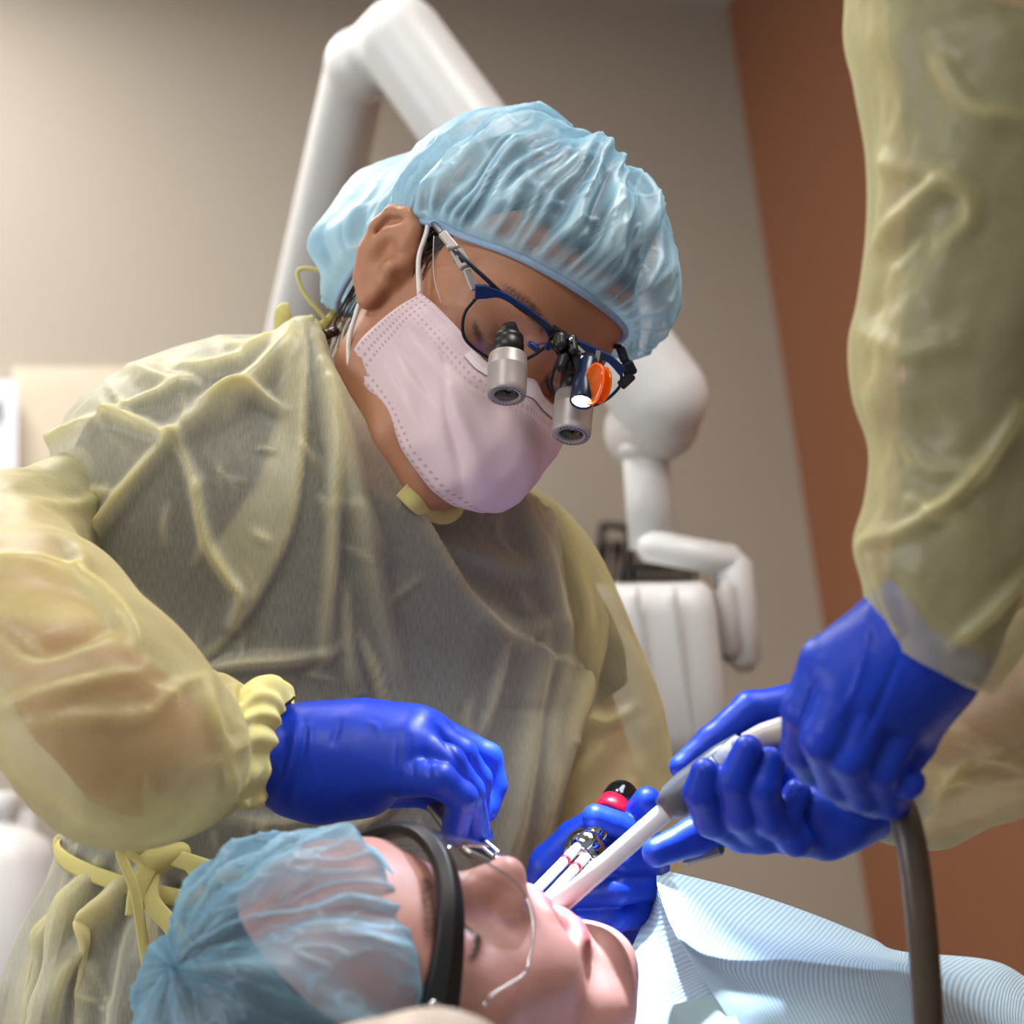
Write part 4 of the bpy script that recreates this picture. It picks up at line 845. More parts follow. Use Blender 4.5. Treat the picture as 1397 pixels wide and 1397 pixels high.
for sx in (-1, 1):
    b_ = down(hipw+side*.105*sx, .0); q = Solid(b_-.2, b_+.2, .005); q.chain([b_+WUP*.05-fwd*.05, b_+WUP*.045+fwd*.05, b_+WUP*.032+fwd*.14], [.045, .043, .032], .02); q.chain([b_+WUP*.08, b_+WUP*.10], [.05, .05], .02); vv, qq = q.mesh()
    ww = W(vv); ww[:, 2] = np.maximum(ww[:, 2], .001); obj('shoe', (ww, qq), M_shoe, dent, world=True)
# ------------------------------------------------------------------ dark beads at the nape
M_bead = mat('dark amber bead', '#3a1d10', .2)
nl = [V(418+9*i, 460-1.6*i+ (2 if i % 2 else 0), 1.335+.004*i) for i in range(5)]
obj('necklace', join(*[capsule(p, p+np.array([.0015, .0006, 0]), .0036, n=6, seg=14) for p in nl]+[tube(nl, .0012, 6)]), M_bead, dent)
# ------------------------------------------------------------------ magnifying loupes worn by the dentist
M_silver = mat('satin aluminium', '#a09794', .42, metal=.3, c2='#948b88', scale=200); M_bluef = mat('blue anodised frame', '#16356e', .35, metal=.5); M_wire = mat('dark steel wire', '#262b38', .35, metal=.6)
M_steel = mat('bright steel', '#cfd2d6', .15, metal=1.); M_glassd = mat('dark objective glass', '#0a0908', .08, coat=.6); M_clear = glass_mat('clear lens', a=.035, power=3.5); M_orange = None
def orange_mat():
    m, nt, o = newmat('orange filter'); tr = N(nt, 'ShaderNodeBsdfTransparent'); tr.inputs[0].default_value = (1, .38, .02, 1); d = N(nt, 'ShaderNodeBsdfDiffuse'); d.inputs[0].default_value = (1, .30, .02, 1)
    t = N(nt, 'ShaderNodeBsdfTranslucent'); t.inputs[0].default_value = (1, .35, .03, 1); g = N(nt, 'ShaderNodeBsdfGlossy', Roughness=.08)
    a = N(nt, 'ShaderNodeMixShader', Fac=.5); L(nt, d.outputs[0], a.inputs[1]); L(nt, t.outputs[0], a.inputs[2]); b = N(nt, 'ShaderNodeMixShader', Fac=.45); L(nt, tr.outputs[0], b.inputs[1]); L(nt, a.outputs[0], b.inputs[2])
    c = N(nt, 'ShaderNodeMixShader', Fac=.07); L(nt, b.outputs[0], c.inputs[1]); L(nt, g.outputs[0], c.inputs[2]); L(nt, c.outputs[0], o.inputs[0]); return m
M_orange = orange_mat()
lp = thing('magnifying_loupes', 'blue-framed magnifying loupes with two silver barrels and a lit headlight over the pink mask', 'loupes', V(735, 545, 1.215))
def onplane(px, py, p0, n):
    """view point on a plane given in head axes"""
    P0 = Dv(p0)[0]; Nn = RD@nrm(n); r = V(px, py, 1.); return r*((P0@Nn)/(r@Nn))
nR, pR = (-.22, -.12, 1), (-.032, -.012, .022); nL_, pL = (.22, -.12, 1), (.032, -.012, .026)
r1 = np.array([onplane(*p, pR, nR) for p in ((646, 411), (635, 425), (631, 443), (634, 461), (648, 476), (667, 488), (692, 495), (718, 490), (743, 474), (754, 459), (748, 445), (730, 428), (706, 411), (679, 399), (660, 397))])
r2 = np.array([onplane(*p, pL, nL_) for p in ((768, 462), (795, 470), (826, 486), (845, 503), (847, 523), (836, 538), (820, 549), (796, 556), (771, 549), (757, 538), (752, 522), (756, 504), (764, 484))])
for r_, sg in ((r1, 'near'), (r2, 'far')):
    cl = np.concatenate([r_, r_[:1]]); rim = obj('rim', tube(cl, .0011, 8, n=140, caps=False), M_wire, lp)
    c_ = catmull(cl, 80)[:-1]; cen_ = c_.mean(0); nn = RD@nrm(nR if sg == 'near' else nL_); rr = [c_*(1-k)+cen_*k+nn*.003*(1-(1-k)**2) for k in (0, .3, .6, .9, .999)]
    obj('lens', loft(rr, False), M_clear, lp)
def plate(pts, w, parent, m, name, p0, n, th=.0022, ws=None):
    c = catmull(np.array([onplane(*p, p0, n) for p in pts]), 50); nn = RD@nrm(n); t = np.gradient(c, axis=0); t /= np.linalg.norm(t, axis=1)[:, None]; s_ = np.cross(t, nn)
    wv = np.interp(np.linspace(0, 1, 50), np.linspace(0, 1, len(ws)), ws)[:, None] if ws is not None else w
    rg = np.stack([c+s_*wv+nn*th, c-s_*wv+nn*th, c-s_*wv-nn*th, c+s_*wv-nn*th], 1); return obj(name, loft(rg), m, parent, smooth=False, sharp=.0004)
plate([(648, 398), (662, 398), (682, 401), (706, 414), (730, 432), (748, 448), (753, 464), (745, 476)], .002, lp, M_bluef, 'brow_frame', (-.032, -.012, .0235), nR, ws=[.0045, .0042, .0022, .0018, .0020, .0026, .0024, .0016])
plate([(766, 463), (790, 470), (812, 479), (832, 490), (848, 506)], .002, lp, M_bluef, 'brow_frame', (.032, -.012, .0275), nL_, ws=[.003, .0024, .002, .0024, .003])
plate([(753, 452), (762, 458), (770, 463)], .004, lp, M_black, 'bridge', (0, -.01, .027), (0, -.12, 1), th=.0035)
obj('brace_bar', tube(np.array([Dv((-.074, .012, -.035))[0], onplane(622, 343, (-.066, .006, .0), nR), onplane(655, 373, (-.05, 0, .018), nR), onplane(700, 413, (-.03, 0, .026), nR), onplane(760, 453, (0, 0, .03), (0, -.1, 1)), onplane(806, 478, (.03, 0, .03), nL_), onplane(846, 500, (.055, 0, .018), nL_)]), .0015, 8, n=90), M_wire, lp)
hg = [onplane(603, 318, (-.071, .01, -.022), nR), onplane(622, 341, (-.068, .004, -.008), nR), onplane(636, 366, (-.064, 0, .006), nR), onplane(648, 396, (-.058, 0, .014), nR)]
hq_ = obj('hinge', join(rbar(hg[0], hg[1], .006, .004, .001, RD[:, 2]), rbar(hg[1], hg[2], .0085, .004, .0012, RD[:, 2]), rbar(hg[2], hg[3], .0055, .0035, .001, RD[:, 2]), rbar(hg[1]+RD[:, 0]*-.004, hg[1]*.8+hg[2]*.2+RD[:, 0]*-.006, .0035, .006, .0008, RD[:, 2])), M_silver, lp, smooth=False)
obj('hinge_pad', rbar(hg[1]*.7+hg[2]*.3+RD[:, 2]*.0022, hg[1]*.3+hg[2]*.7+RD[:, 2]*.0022, .0045, .002, .0006, RD[:, 2]), M_black, hq_)
obj('temple', rbar(hg[0], Dv((-.079, .020, -.085))[0], .004, .0022, .001), M_wire, lp, smooth=False)
fh = [onplane(846, 474, (.070, .0, -.012), nL_), onplane(853, 494, (.070, 0, -.002), nL_), onplane(862, 512, (.070, 0, .004), nL_), onplane(847, 526, (.062, 0, .014), nL_)]
obj('temple', join(rbar(Dv((.079, .014, -.085))[0], fh[0], .004, .003, .001), rbar(fh[0], fh[1], .006, .0045, .0012), rbar(fh[1], fh[2], .0095, .005, .0015), rbar(fh[2], fh[3], .007, .0045, .0012)), M_wire, lp, smooth=False)
obj('side_shield', loft(np.array([[onplane(592+x*(1-.0)+b_, 322+y, (-.075+.02*k, 0, -.03+.03*k), nR) for y, b_ in ((0, 0), (30, -1), (60, 1), (95, 11))] for k, x in ((0, 0), (.5, 22), (1, 44))]), False, False), M_clear, lp)
obj('shield_edge', tube(np.array([onplane(592+b_, 322+y, (-.075, 0, -.03), nR) for y, b_ in ((0, 0), (30, -1), (60, 1), (95, 11))]), .0003, 6), M_loop, lp)
def barrel(top, bot, r, nm):
    a_, b_ = V(*top), V(*bot); ax = nrm(b_-a_); ln = np.linalg.norm(b_-a_); k = ln*.36
    bl = obj('barrel', lathe([(r*.80, k-.001), (r*.93, k), (r*.96, k+.0015), (r*.96, k+.008), (r, k+.009), (r, k+.0102), (r*.985, k+.0108), (r*.985, ln-.004), (r*.95, ln-.0005), (r*.93, ln), (r*.62, ln+.0002), (r*.60, ln-.002), (.0001, ln-.002)], ax, a_, 48), M_silver, lp)
    obj('eyepiece_tube', lathe([(.0001, -.004), (r*.50, -.004), (r*.52, 0), (r*.74, .001), (r*.76, .004), (r*.72, .005), (r*.78, .007), (r*.78, k+.001), (.001, k+.001)], ax, a_, 40), M_black, bl)
    obj('objective', lathe([(r*.60, ln-.0012), (r*.40, ln-.0005), (.0001, ln-.0002)], ax, a_, 32), M_glassd, bl)
    tk = []
    for i in range(26):     # fine engraving ring round the front glass
        an = 2*np.pi*i/26
        if .9 < an < 2.0: continue
        e1 = nrm(np.cross(ax, [1, 0, 0.])); e2 = np.cross(ax, e1); c_ = a_+ax*(ln+.0002)+(e1*math.cos(an)+e2*math.sin(an))*r*.77; tk.append(box(c_, (.0006, .0012, .0003), np.stack([e1*-math.sin(an)+e2*math.cos(an), e1*math.cos(an)+e2*math.sin(an), ax], 1)))
    obj('engraving', join(*tk), M_black, bl, smooth=False); return ax
barrel((694, 458, 1.214), (691, 540, 1.192), .0128, 'r'); barrel((786, 510, 1.236), (779, 594, 1.213), .0130, 'l')
hl0, hl1 = V(803, 495, 1.208), V(793.5, 549, 1.190); ax_h = nrm(hl1-hl0); lh = np.linalg.norm(hl1-hl0)
hd = obj('headlight', lathe([(.0001, -.003), (.0055, -.003), (.0062, 0), (.0062, .012), (.0078, .014), (.0078, lh-.001), (.0074, lh), (.0066, lh), (.0064, lh-.0015), (.0001, lh-.0015)], ax_h, hl0, 32), mat('navy plastic', '#0d1c38', .3), lp)
obj('light_lens', lathe([(.0066, lh-.0016), (.005, lh-.0003), (.0001, lh+.0003)], ax_h, hl0, 28), mat('lit lens', '#ffffff', .3, emit='#e8f4ff', estr=14), hd)
mech = [rbar(V(770, 468, 1.222), V(795, 492, 1.216), .010, .009, .002), rbar(V(757, 462, 1.222), V(772, 480, 1.218), .011, .010, .002), rbar(V(785, 482, 1.216), V(792, 512, 1.214), .009, .009, .002), rbar(V(795, 490, 1.214), V(822, 488, 1.214), .006, .006, .0015), rbar(V(816, 480, 1.216), V(812, 500, 1.21), .006, .007, .0015),
        capsule(V(764, 462, 1.212), V(764, 470, 1.210), .0045), capsule(V(780, 463, 1.214), V(782, 478, 1.21), .0035), capsule(V(770, 488, 1.212), V(766, 500, 1.21), .004)]
obj('light_bracket', join(*mech), M_black, lp, smooth=False)
obj('bracket_screw', join(capsule(V(779, 461, 1.209), V(779, 463, 1.207), .0016), capsule(V(793, 486, 1.208), V(794, 488, 1.206), .0014)), M_steel, lp)
mech2 = [rbar(V(694, 444, 1.224), V(697, 456, 1.216), .010, .008, .002)]; obj('barrel_mount', join(*mech2), M_black, lp, smooth=False)
obj('nose_pad', join(tube(np.array([onplane(752, 470, (-.01, -.01, .02), nR), onplane(742, 468, (-.012, -.015, .015), nR), onplane(728, 472, (-.013, -.02, .010), nR)]), .0007, 6), capsule(onplane(724, 470, (-.013, -.02, .010), nR), onplane(732, 476, (-.013, -.022, .012), nR), .0022)), M_bluef, lp)
oc = V(810, 524, 1.187); on_ = nrm([-.80, .12, .58]); oa = nrm(np.cross(on_, [0.25, 1, 0])); ob = np.cross(on_, oa); th = np.linspace(0, 2*np.pi, 48, endpoint=False)
for c_, s_ in ((oc, 1.), (oc+np.array([.0055, -.0005, -.004]), .95)):
    of = obj('orange_filter', loft([[c_+on_*z+(oa*math.cos(t)*.0095+ob*math.sin(t)*.0125)*k*s_ for t in th] for k, z in ((.02, .0008), (.8, .0008), (1, .0003), (1, -.0003), (.8, -.0008), (.02, -.0008))]), M_orange, lp, label='orange light filter')
obj('filter_rim', tube(np.array([oc+(oa*math.cos(t)*.0097+ob*math.sin(t)*.0127) for t in np.linspace(0, 2*np.pi, 60)]), .0009, 8, n=120, caps=False), mat('red-orange rim', '#ff5a14', .3), of)
obj('filter_arm', rbar(V(812, 500, 1.207), V(812, 512, 1.192), .004, .003, .001), M_black, lp, smooth=False)
# the headlight's beam
mouth = Pv((0, -.082, .0))[0]
sd_ = bpy.data.lights.new('headlight_beam', 'SPOT'); sd_.energy = 34; sd_.color = (.72, .84, 1); sd_.spot_size = math.radians(40); sd_.spot_blend = .9; sd_.shadow_soft_size = .006
so = bpy.data.objects.new('headlight_beam', sd_); COL.objects.link(so); src = hl1+ax_h*.006; tgt = mouth+V(795, 1235, 1.12)*0
a_w, b_w = W(src)[0], W(V(792, 1228, 1.12))[0]; so.location = a_w; so.rotation_euler = Vector(b_w-a_w).to_track_quat('-Z', 'Y').to_euler()
s2d = bpy.data.lights.new('headlight_spill', 'SPOT'); s2d.energy = 4.5; s2d.color = (.66, .78, 1); s2d.spot_size = math.radians(118); s2d.spot_blend = 1.; s2d.shadow_soft_size = .006
s2o = bpy.data.objects.new('headlight_spill', s2d); COL.objects.link(s2o); s2o.location = so.location; s2o.rotation_euler = so.rotation_euler
# ------------------------------------------------------------------ thin handle in the dentist's right hand
mm = thing('dental_mirror', 'slim grey metal mirror handle held over the patient by the left blue glove', 'dental mirror', V(690, 1172, 1.12))
obj('handle', tube(np.array([V(560, 1050, 1.185), V(626, 1140, 1.148), V(648, 1160, 1.135)]), .0062, 16), mat('grey metal handle', '#7d7a72', .3, metal=.8), mm)
obj('neck', tube(np.array([V(646, 1158, 1.136), V(668, 1170, 1.128), V(682, 1180, 1.122)]), [.0058, .0045, .003], 16), mat('dull steel', '#8c8a80', .3, metal=.9), mm)
obj('tip', capsule(V(663, 1153, 1.128), V(678, 1166, 1.122), .0035), M_steel, mm)
# ------------------------------------------------------------------ chrome instrument in the dentist's left hand
sy = thing('dental_syringe', 'chrome dental syringe with a red band held in the far blue glove at the mouth', 'syringe', V(738, 1230, 1.115))
A_, B_ = V(800, 1157, 1.178), V(838, 1101, 1.208); sax = nrm(B_-A_); sl_ = np.linalg.norm(B_-A_)
M_chr = mat('chrome', '#b9bfc4', .08, metal=1.); M_red = mat('red band', '#b80f2f', .35); M_rod = mat('white enamel rod', '#eef2f4', .25)
obj('barrel', tube([A_, B_], .0072, 24), M_chr, sy)
obj('end_cap', capsule(B_+sax*.006, B_+sax*.010, .0112, n=12), mat('dark chrome', '#3c3f44', .12, metal=.9), sy)
obj('red_band', lathe([(.0085, -.008), (.0108, -.007), (.0110, -.004), (.0110, .003), (.0085, .004)], sax, B_+sax*-.001, 32), M_red, sy)
obj('collar', lathe([(.004, -.012), (.0075, -.011), (.0125, -.006), (.0135, 0), (.0125, .004), (.0085, .007), (.006, .008)], sax, A_, 36), M_chr, sy)
obj('collar_ring', lathe([(.0095, -.0105), (.0105, -.0115), (.0105, -.0095)], sax, A_, 30), M_steel, sy)
for i, (p, q) in enumerate((((788, 1156), (730, 1216)), ((803, 1165), (745, 1227)), ((815, 1175), (758, 1238)))):
    rd = obj('rod', capsule(V(*p, 1.168), V(*q, 1.112), .0030), M_rod, sy)
    if i < 2: obj('red_mark', lathe([(.0031, 0), (.0033, .0005), (.0033, .0035), (.0031, .004)], nrm(V(*q, 1.112)-V(*p, 1.168)), V(*p, 1.168)+(V(*q, 1.112)-V(*p, 1.168))*.28, 20), M_red, rd)
# ------------------------------------------------------------------ suction in the assistant's hand
su = thing('suction_handpiece', 'white suction tube on a grey handpiece with a brown hose held by the assistant', 'suction handpiece', V(1000, 1060, 1.09))
M_tube = mat('white plastic tube', '#dfe3ea', .35); M_grip = mat('grey handpiece plastic', '#54565d', .4); M_hose = mat('brown hose', '#4b4034', .35, c2='#43392e'); M_val = mat('pale beige plastic', '#bdb3a6', .35)
obj('suction_tip', lathe([(.004, .0), (.0058, .0), (.0058, .04), (.0058, .10), (.0068, .125), (.0040, .125), (.004, .0)], V(930, 1088, 1.088)-V(757, 1240, 1.092), V(757, 1240, 1.092), 28), M_tube, su)
obj('grip', lathe([(.0001, 0), (.0072, 0), (.0105, .008), (.0115, .02), (.0105, .045), (.008, .06), (.0001, .062)], V(1010, 1020, 1.095)-V(910, 1102, 1.088), V(905, 1106, 1.088), 30), M_grip, su)
obj('valve', join(tube([V(985, 1042, 1.088), V(1012, 1018, 1.085)], .0075, 20), rbar(V(998, 1016, 1.083), V(1012, 1008, 1.083), .006, .012, .002)), mat('clear grey plastic', '#c9cdd2', .2), su)
obj('connector', tube(Vs([(1022, 1018, 1.085), (1050, 1004, 1.08), (1090, 994, 1.075), (1120, 1000, 1.06)]), .0085, 20), M_val, su)
obj('hose', tube(Vs([(1115, 998, 1.062), (1160, 1030, 1.035), (1200, 1070, 1.02), (1226, 1095, 1.005), (1243, 1150, .99), (1254, 1230, .985), (1262, 1320, .985), (1268, 1420, .985), (1280, 1650, .99), (1330, 2000, 1.05)]), .0080, 24, n=160), M_hose, su)
obj('valve_lever', rbar(V(930, 1168, 1.135), V(985, 1152, 1.125), .012, .006, .002), M_grip, su, smooth=False)
# ------------------------------------------------------------------ the patient
pat = thing('person', 'person lying face up in blue cap and clear glasses, mouth open', 'person', V(450, 1560, 1.06))
pv_, pq, pt_ = patient_head()
PB = [(np.array([Pv((0, -.16, -.14))[0], V(1080, 1560, 1.18), V(1560, 1720, 1.20), V(2060, 1720, 1.22)]), [.06, .10, .12, .11], .05), (np.array([V(980, 1650, 1.03), V(1080, 1560, 1.18), V(1100, 1520, 1.33)]), [.055, .06, .055], .05)]
PB += [(np.array([V(980, 1650, 1.03), V(1400, 1830, 1.02), V(1800, 1760, 1.08)]), [.05, .042, .03], .04), (np.array([V(1100, 1520, 1.33), V(1450, 1640, 1.38), V(1800, 1620, 1.30)]), [.05, .042, .03], .04),
       (np.array([V(2060, 1740, 1.14), V(2850, 1700, 1.16)]), [.075, .05], .04), (np.array([V(2060, 1720, 1.30), V(2850, 1680, 1.34)]), [.075, .05], .04)]
pb = body_solid(PB, .008); pbm = pb.mesh(smooth=3); pa = join((pv_, pq), pbm); tt = np.zeros((len(pa[0]), 4)); tt[:, 3] = 1; tt[:len(pt_)] = pt_
obj('body', pa, M_skin2, pat, attr={'tint': tt})
sh = body_solid([(p, [x+.008 for x in r], k) for p, r, k in PB[:2]]+[(PB[2][0][:2], [.062, .055], .04), (PB[3][0][:2], [.062, .055], .04)], .008)
sh.ell(Pv((0, -.12, -.10))[0], (.085, .085, .085), .01, sub=True); obj('shirt', sh.mesh(smooth=3), mat('pale shirt cloth', '#cfcbe0', .85), pat)
tro = body_solid([(PB[4][0], [.085, .062], .04), (PB[5][0], [.085, .062], .04), (np.array([V(1960, 1715, 1.215), V(2080, 1720, 1.22)]), [.125, .125], .05)], .009); obj('trousers', tro.mesh(smooth=3), M_navy, pat)
s = Solid((-.09, -.1, -.21), (.09, .13, .02), .004); s.ell((0, .021, -.098), (.0775, .081, .096), .005); s.cone((0, -.03, -.165), (0, .03, -.185), .03, .03, .03)
s.ell((.035, -.02, .03), (.12, .092, .085), .01, sub=True); s.ell((-.08, -.07, -.06), (.03, .07, .06), .01, sub=True); s.ell((.08, -.07, -.06), (.03, .07, .06), .01, sub=True)
hm = s.mesh(); obj('hair', (Pv(hm[0]), hm[1]), M_hair, pat)
Bp = loopB([(0, 0, .036, .006), (40, .047, .032, -.016), (70, .072, .020, -.052), (90, .080, .018, -.088), (130, .072, -.02, -.15), (180, 0, -.05, -.195), (230, -.072, -.02, -.15), (270, -.080, .012, -.088), (290, -.073, .008, -.055), (320, -.048, .019, -.016)])
def puff_p(T, H):
    crown = sstep(.35, .95, T); return sstep(0, .12, T)*(.007+.005*np.sin(np.clip(T, 0, 1)*np.pi))+crown*.004+.006*sstep(.02, .12, T)*np.sin(H*6+1)*(1-sstep(.5, 1, T))
pcv, pcf, pfold, pcl, puv = bouffant(Bp, np.array([0, .13, -.08]), np.array([.081, .086, .100]), np.array([0, .018, -.097]), puff_p, seed=7.7, amp=.006, k=13)
cap2 = obj('bouffant_cap', (Pv(pcv), pcf), M_cap2, pat, attr={'fold': pfold}, uv=puv, label='pale see-through blue bouffant cap')
obj('elastic_band', tube(np.concatenate([Pv(pcl), Pv(pcl[:1])]), .0018, 8, n=421, caps=False), mat('pale blue elastic', '#86aec2', .8), cap2)
# safety glasses
sg = thing('safety_glasses', 'clear safety glasses with a thick black brow bar on the lying patient', 'glasses', Pv((0, -.02, .02))[0])
xs = np.linspace(-1, 1, 61); hb = []
for x in xs:
    X = .074*np.sin(x*1.25)/np.sin(1.25); Z = .020-.050*(abs(X)/.074)**2.2; nn_ = nrm([X*9, 0, 1.]); hgt = .0055+.0045*max(0, -x)**1.5
    c = np.array([X, .009+.002*abs(x), Z]); t_ = .0035
    hb.append([c+np.array([0, hgt, 0])+nn_*t_*.4, c+np.array([0, hgt, 0])-nn_*t_, c-np.array([0, hgt, 0])-nn_*t_, c-np.array([0, hgt*1.1, 0])+nn_*t_, c+nn_*t_*1.5])
bb = loft([[Pv(q)[0] for q in r] for r in hb]); obj('brow_bar', bb, M_black, sg, smooth=False, sharp=.001)
gl = []
for x in np.linspace(-1, 1, 61):
    X = .073*np.sin(x*1.25)/np.sin(1.25); Z = .022-.050*(abs(X)/.074)**2.2; ax_ = abs(X); bot = -.036+.028*np.exp(-(ax_/.013)**2)-.006*np.exp(-((ax_-.04)/.02)**2)+.022*sstep(.058, .073, ax_)
    gl.append([Pv((X, .010+(bot-.010)*k, Z+.002*np.sin(k*np.pi)+.003*k))[0] for k in np.linspace(0, 1, 9)])
gl = np.array(gl); M_clear2 = glass_mat('clear visor', a=.06, power=2.5, rough=.04); obj('lens', loft(gl, False, False), M_clear2, sg)
obj('lens_edge', tube(gl[:, -1], .0009, 8, n=160), glass_mat('clear lens edge', (.8, .85, .9, 1), a=.25, power=1.2), sg)
for sx in (-1, 1):
    obj('temple', join(rbar(Pv((sx*.073, .014, -.030))[0], Pv((sx*.080, .010, -.095))[0], .012, .003, .0012, RP[:, 0]), tube(Pv([(sx*.080, .010, -.093), (sx*.080, -.004, -.112), (sx*.077, -.022, -.122)]), .0025, 8)), M_black, sg)
    obj('hinge', capsule(Pv((sx*.0745, .016, -.028))[0], Pv((sx*.0745, .010, -.028))[0], .0028), M_steel, sg)
# ------------------------------------------------------------------ bib
def bib_mat():
    m, nt, o = newmat('pale blue bib paper'); tc = N(nt, 'ShaderNodeTexCoord'); sx = N(nt, 'ShaderNodeSeparateXYZ'); L(nt, tc.outputs['UV'], sx.inputs[0])
    mu = N(nt, 'ShaderNodeMath', operation='MULTIPLY'); L(nt, sx.outputs[0], mu.inputs[0]); mu.inputs[1].default_value = 2*np.pi; sn = N(nt, 'ShaderNodeMath', operation='SINE'); L(nt, mu.outputs[0], sn.inputs[0])
    mr = N(nt, 'ShaderNodeMapRange'); L(nt, sn.outputs[0], mr.inputs['Value']); mr.inputs['From Min'].default_value = -1
    mx = N(nt, 'ShaderNodeMix', data_type='RGBA'); L(nt, mr.outputs[0], mx.inputs[0]); mx.inputs[6].default_value = lin('#a9cbdc'); mx.inputs[7].default_value = lin('#cfe4ee')
    p = N(nt, 'ShaderNodeBsdfPrincipled'); L(nt, mx.outputs[2], p.inputs['Base Color']); p.inputs['Roughness'].default_value = .7; L(nt, bump(nt, mr.outputs[0], .32, .001), p.inputs['Normal'])
    t = N(nt, 'ShaderNodeBsdfTranslucent'); L(nt, mx.outputs[2], t.inputs[0]); ms = N(nt, 'ShaderNodeMixShader', Fac=.25); L(nt, p.outputs[0], ms.inputs[1]); L(nt, t.outputs[0], ms.inputs[2]); L(nt, ms.outputs[0], o.inputs[0]); return m
M_bib = bib_mat()
def sheet(curves, n=120, m=60, sub=None):
    g = np.stack([catmull(Vs(c), n) for c in curves]); g = np.stack([catmull(g[:, i], m) for i in range(n)], 1); return g.reshape(-1, 3), grid_faces(m, n, False), n, m
c1 = [[(895, 1186, 1.215), (1010, 1215, 1.25), (1110, 1249, 1.275), (1190, 1282, 1.295), (1228, 1299, 1.30), (1353, 1312, 1.33), (1420, 1345, 1.345), (1560, 1400, 1.39)],
      [(898, 1215, 1.17), (990, 1255, 1.185), (1100, 1282, 1.20), (1190, 1300, 1.22), (1240, 1310, 1.225), (1350, 1326, 1.25), (1420, 1360, 1.27), (1560, 1420, 1.32)],
      [(918, 1268, 1.13), (978, 1312, 1.125), (1085, 1312, 1.135), (1180, 1316, 1.15), (1240, 1322, 1.155), (1350, 1350, 1.19), (1420, 1385, 1.20), (1560, 1450, 1.26)],
      [(955, 1330, 1.105), (1010, 1350, 1.10), (1100, 1355, 1.105), (1200, 1360, 1.11), (1260, 1365, 1.115), (1360, 1395, 1.14), (1430, 1440, 1.15), (1560, 1530, 1.18)],
      [(998, 1398, 1.085), (1050, 1400, 1.08), (1140, 1410, 1.08), (1240, 1420, 1.085), (1300, 1430, 1.09), (1400, 1470, 1.10), (1480, 1540, 1.10), (1600, 1650, 1.12)],
      [(1030, 1470, 1.07), (1090, 1480, 1.065), (1180, 1490, 1.06), (1280, 1500, 1.06), (1340, 1520, 1.06), (1440, 1570, 1.06), (1540, 1650, 1.06), (1660, 1780, 1.06)]]
bv, bf, n_, m_ = sheet(c1, 180, 80); ui = np.tile(np.linspace(0, 1, n_), m_); vi = np.repeat(np.linspace(0, 1, m_), n_); uvb = np.stack([ui*104+vi*12, vi], 1)
c2 = [[(893, 1190, 1.222), (884, 1240, 1.215), (852, 1318, 1.175), (846, 1370, 1.15), (846, 1420, 1.13)], [(896, 1212, 1.20), (896, 1262, 1.185), (888, 1330, 1.155), (890, 1375, 1.135), (900, 1430, 1.115)], [(898, 1222, 1.178), (918, 1272, 1.150), (945, 1318, 1.125), (962, 1350, 1.115), (985, 1400, 1.10)], [(905, 1235, 1.172), (935, 1290, 1.145), (965, 1330, 1.12), (985, 1360, 1.11), (1010, 1410, 1.095)]]
wv_, wf, n2_, m2_ = sheet(c2, 90, 50); uw = np.stack([np.tile(np.linspace(0, 1, n2_), m2_)*30+np.repeat(np.linspace(0, 1, m2_), n2_)*6, np.repeat(np.linspace(0, 1, m2_), n2_)], 1)
c3 = [[(846, 1368, 1.13), (900, 1372, 1.115), (955, 1362, 1.105), (992, 1352, 1.10)], [(846, 1420, 1.10), (905, 1430, 1.09), (965, 1415, 1.08), (1010, 1400, 1.08)]]
gv_, gf_, n3_, m3_ = sheet(c3, 60, 20); ug = np.stack([np.tile(np.linspace(0, 1, n3_), m3_)*30, np.repeat(np.linspace(0, 1, m3_), n3_)], 1)
bj = join((bv, bf), (wv_, wf)); bib = obj('bib', bj, M_bib, uv=np.r_[uvb, uw], label='ribbed pale blue paper bib peaked up beside the patient chin', cat='bib')
bib.ob.modifiers.new('thick', 'SOLIDIFY').thickness = .0008
rt_ = Root(bib.ob, bib.w); ho = obj('tucked_edge', (gv_, gf_), mat('green-grey bib lining', '#aac4c4', .8, c2='#9ab6b8'), rt_, uv=ug)
# ------------------------------------------------------------------ dental chair
M_uph = mat('beige upholstery', '#b9a999', .5, c2='#b0a090', scale=60, bmp=.1)
dc = thing('dental_chair', 'beige upholstered dental chair with a headrest under the patient', 'dental chair', w=np.array([*W(V(1700, 2060, 1.21))[0][:2], 0]))
q = Solid(V(300, 1750, 1.05)-.5, V(1400, 1750, 1.3)+.75, .010)
back = [V(700, 1790, 1.06), V(1150, 1830, 1.25), V(1500, 1980, 1.40)]
hr = Solid(V(480, 1600, 1.0)-.30, V(480, 1600, 1.0)+.30, .006)
hr.chain([V(560, 1462, .80), V(500, 1475, .835), V(430, 1640, .93), V(400, 1740, 1.03), V(380, 1690, 1.14)], [.024, .026, .034, .034, .03], .03); hr.chain([V(640, 1468, .80), V(620, 1500, .835), V(600, 1680, .93), V(580, 1760, 1.03), V(540, 1710, 1.14)], [.022, .026, .034, .034, .03], .03); hr.chain([V(480, 1760, 1.0), V(650, 1770, 1.05)], [.04, .04], .05)
obj('headrest', hr.mesh(smooth=4), M_uph, dc)
bk = [(np.array([V(760, 1760, .98)+i*(V(760, 1690, 1.28)-V(760, 1760, .98))*.33, V(1200, 1900, 1.02)+i*(V(1200, 1830, 1.36)-V(1200, 1900, 1.02))*.33, V(2000, 2110, 1.04)+i*(V(2000, 2050, 1.38)-V(2000, 2110, 1.04))*.33]), [.045, .05, .05], .06) for i in range(4)]
ch = body_solid(bk, .012); obj('backrest', ch.mesh(smooth=4), M_uph, dc)
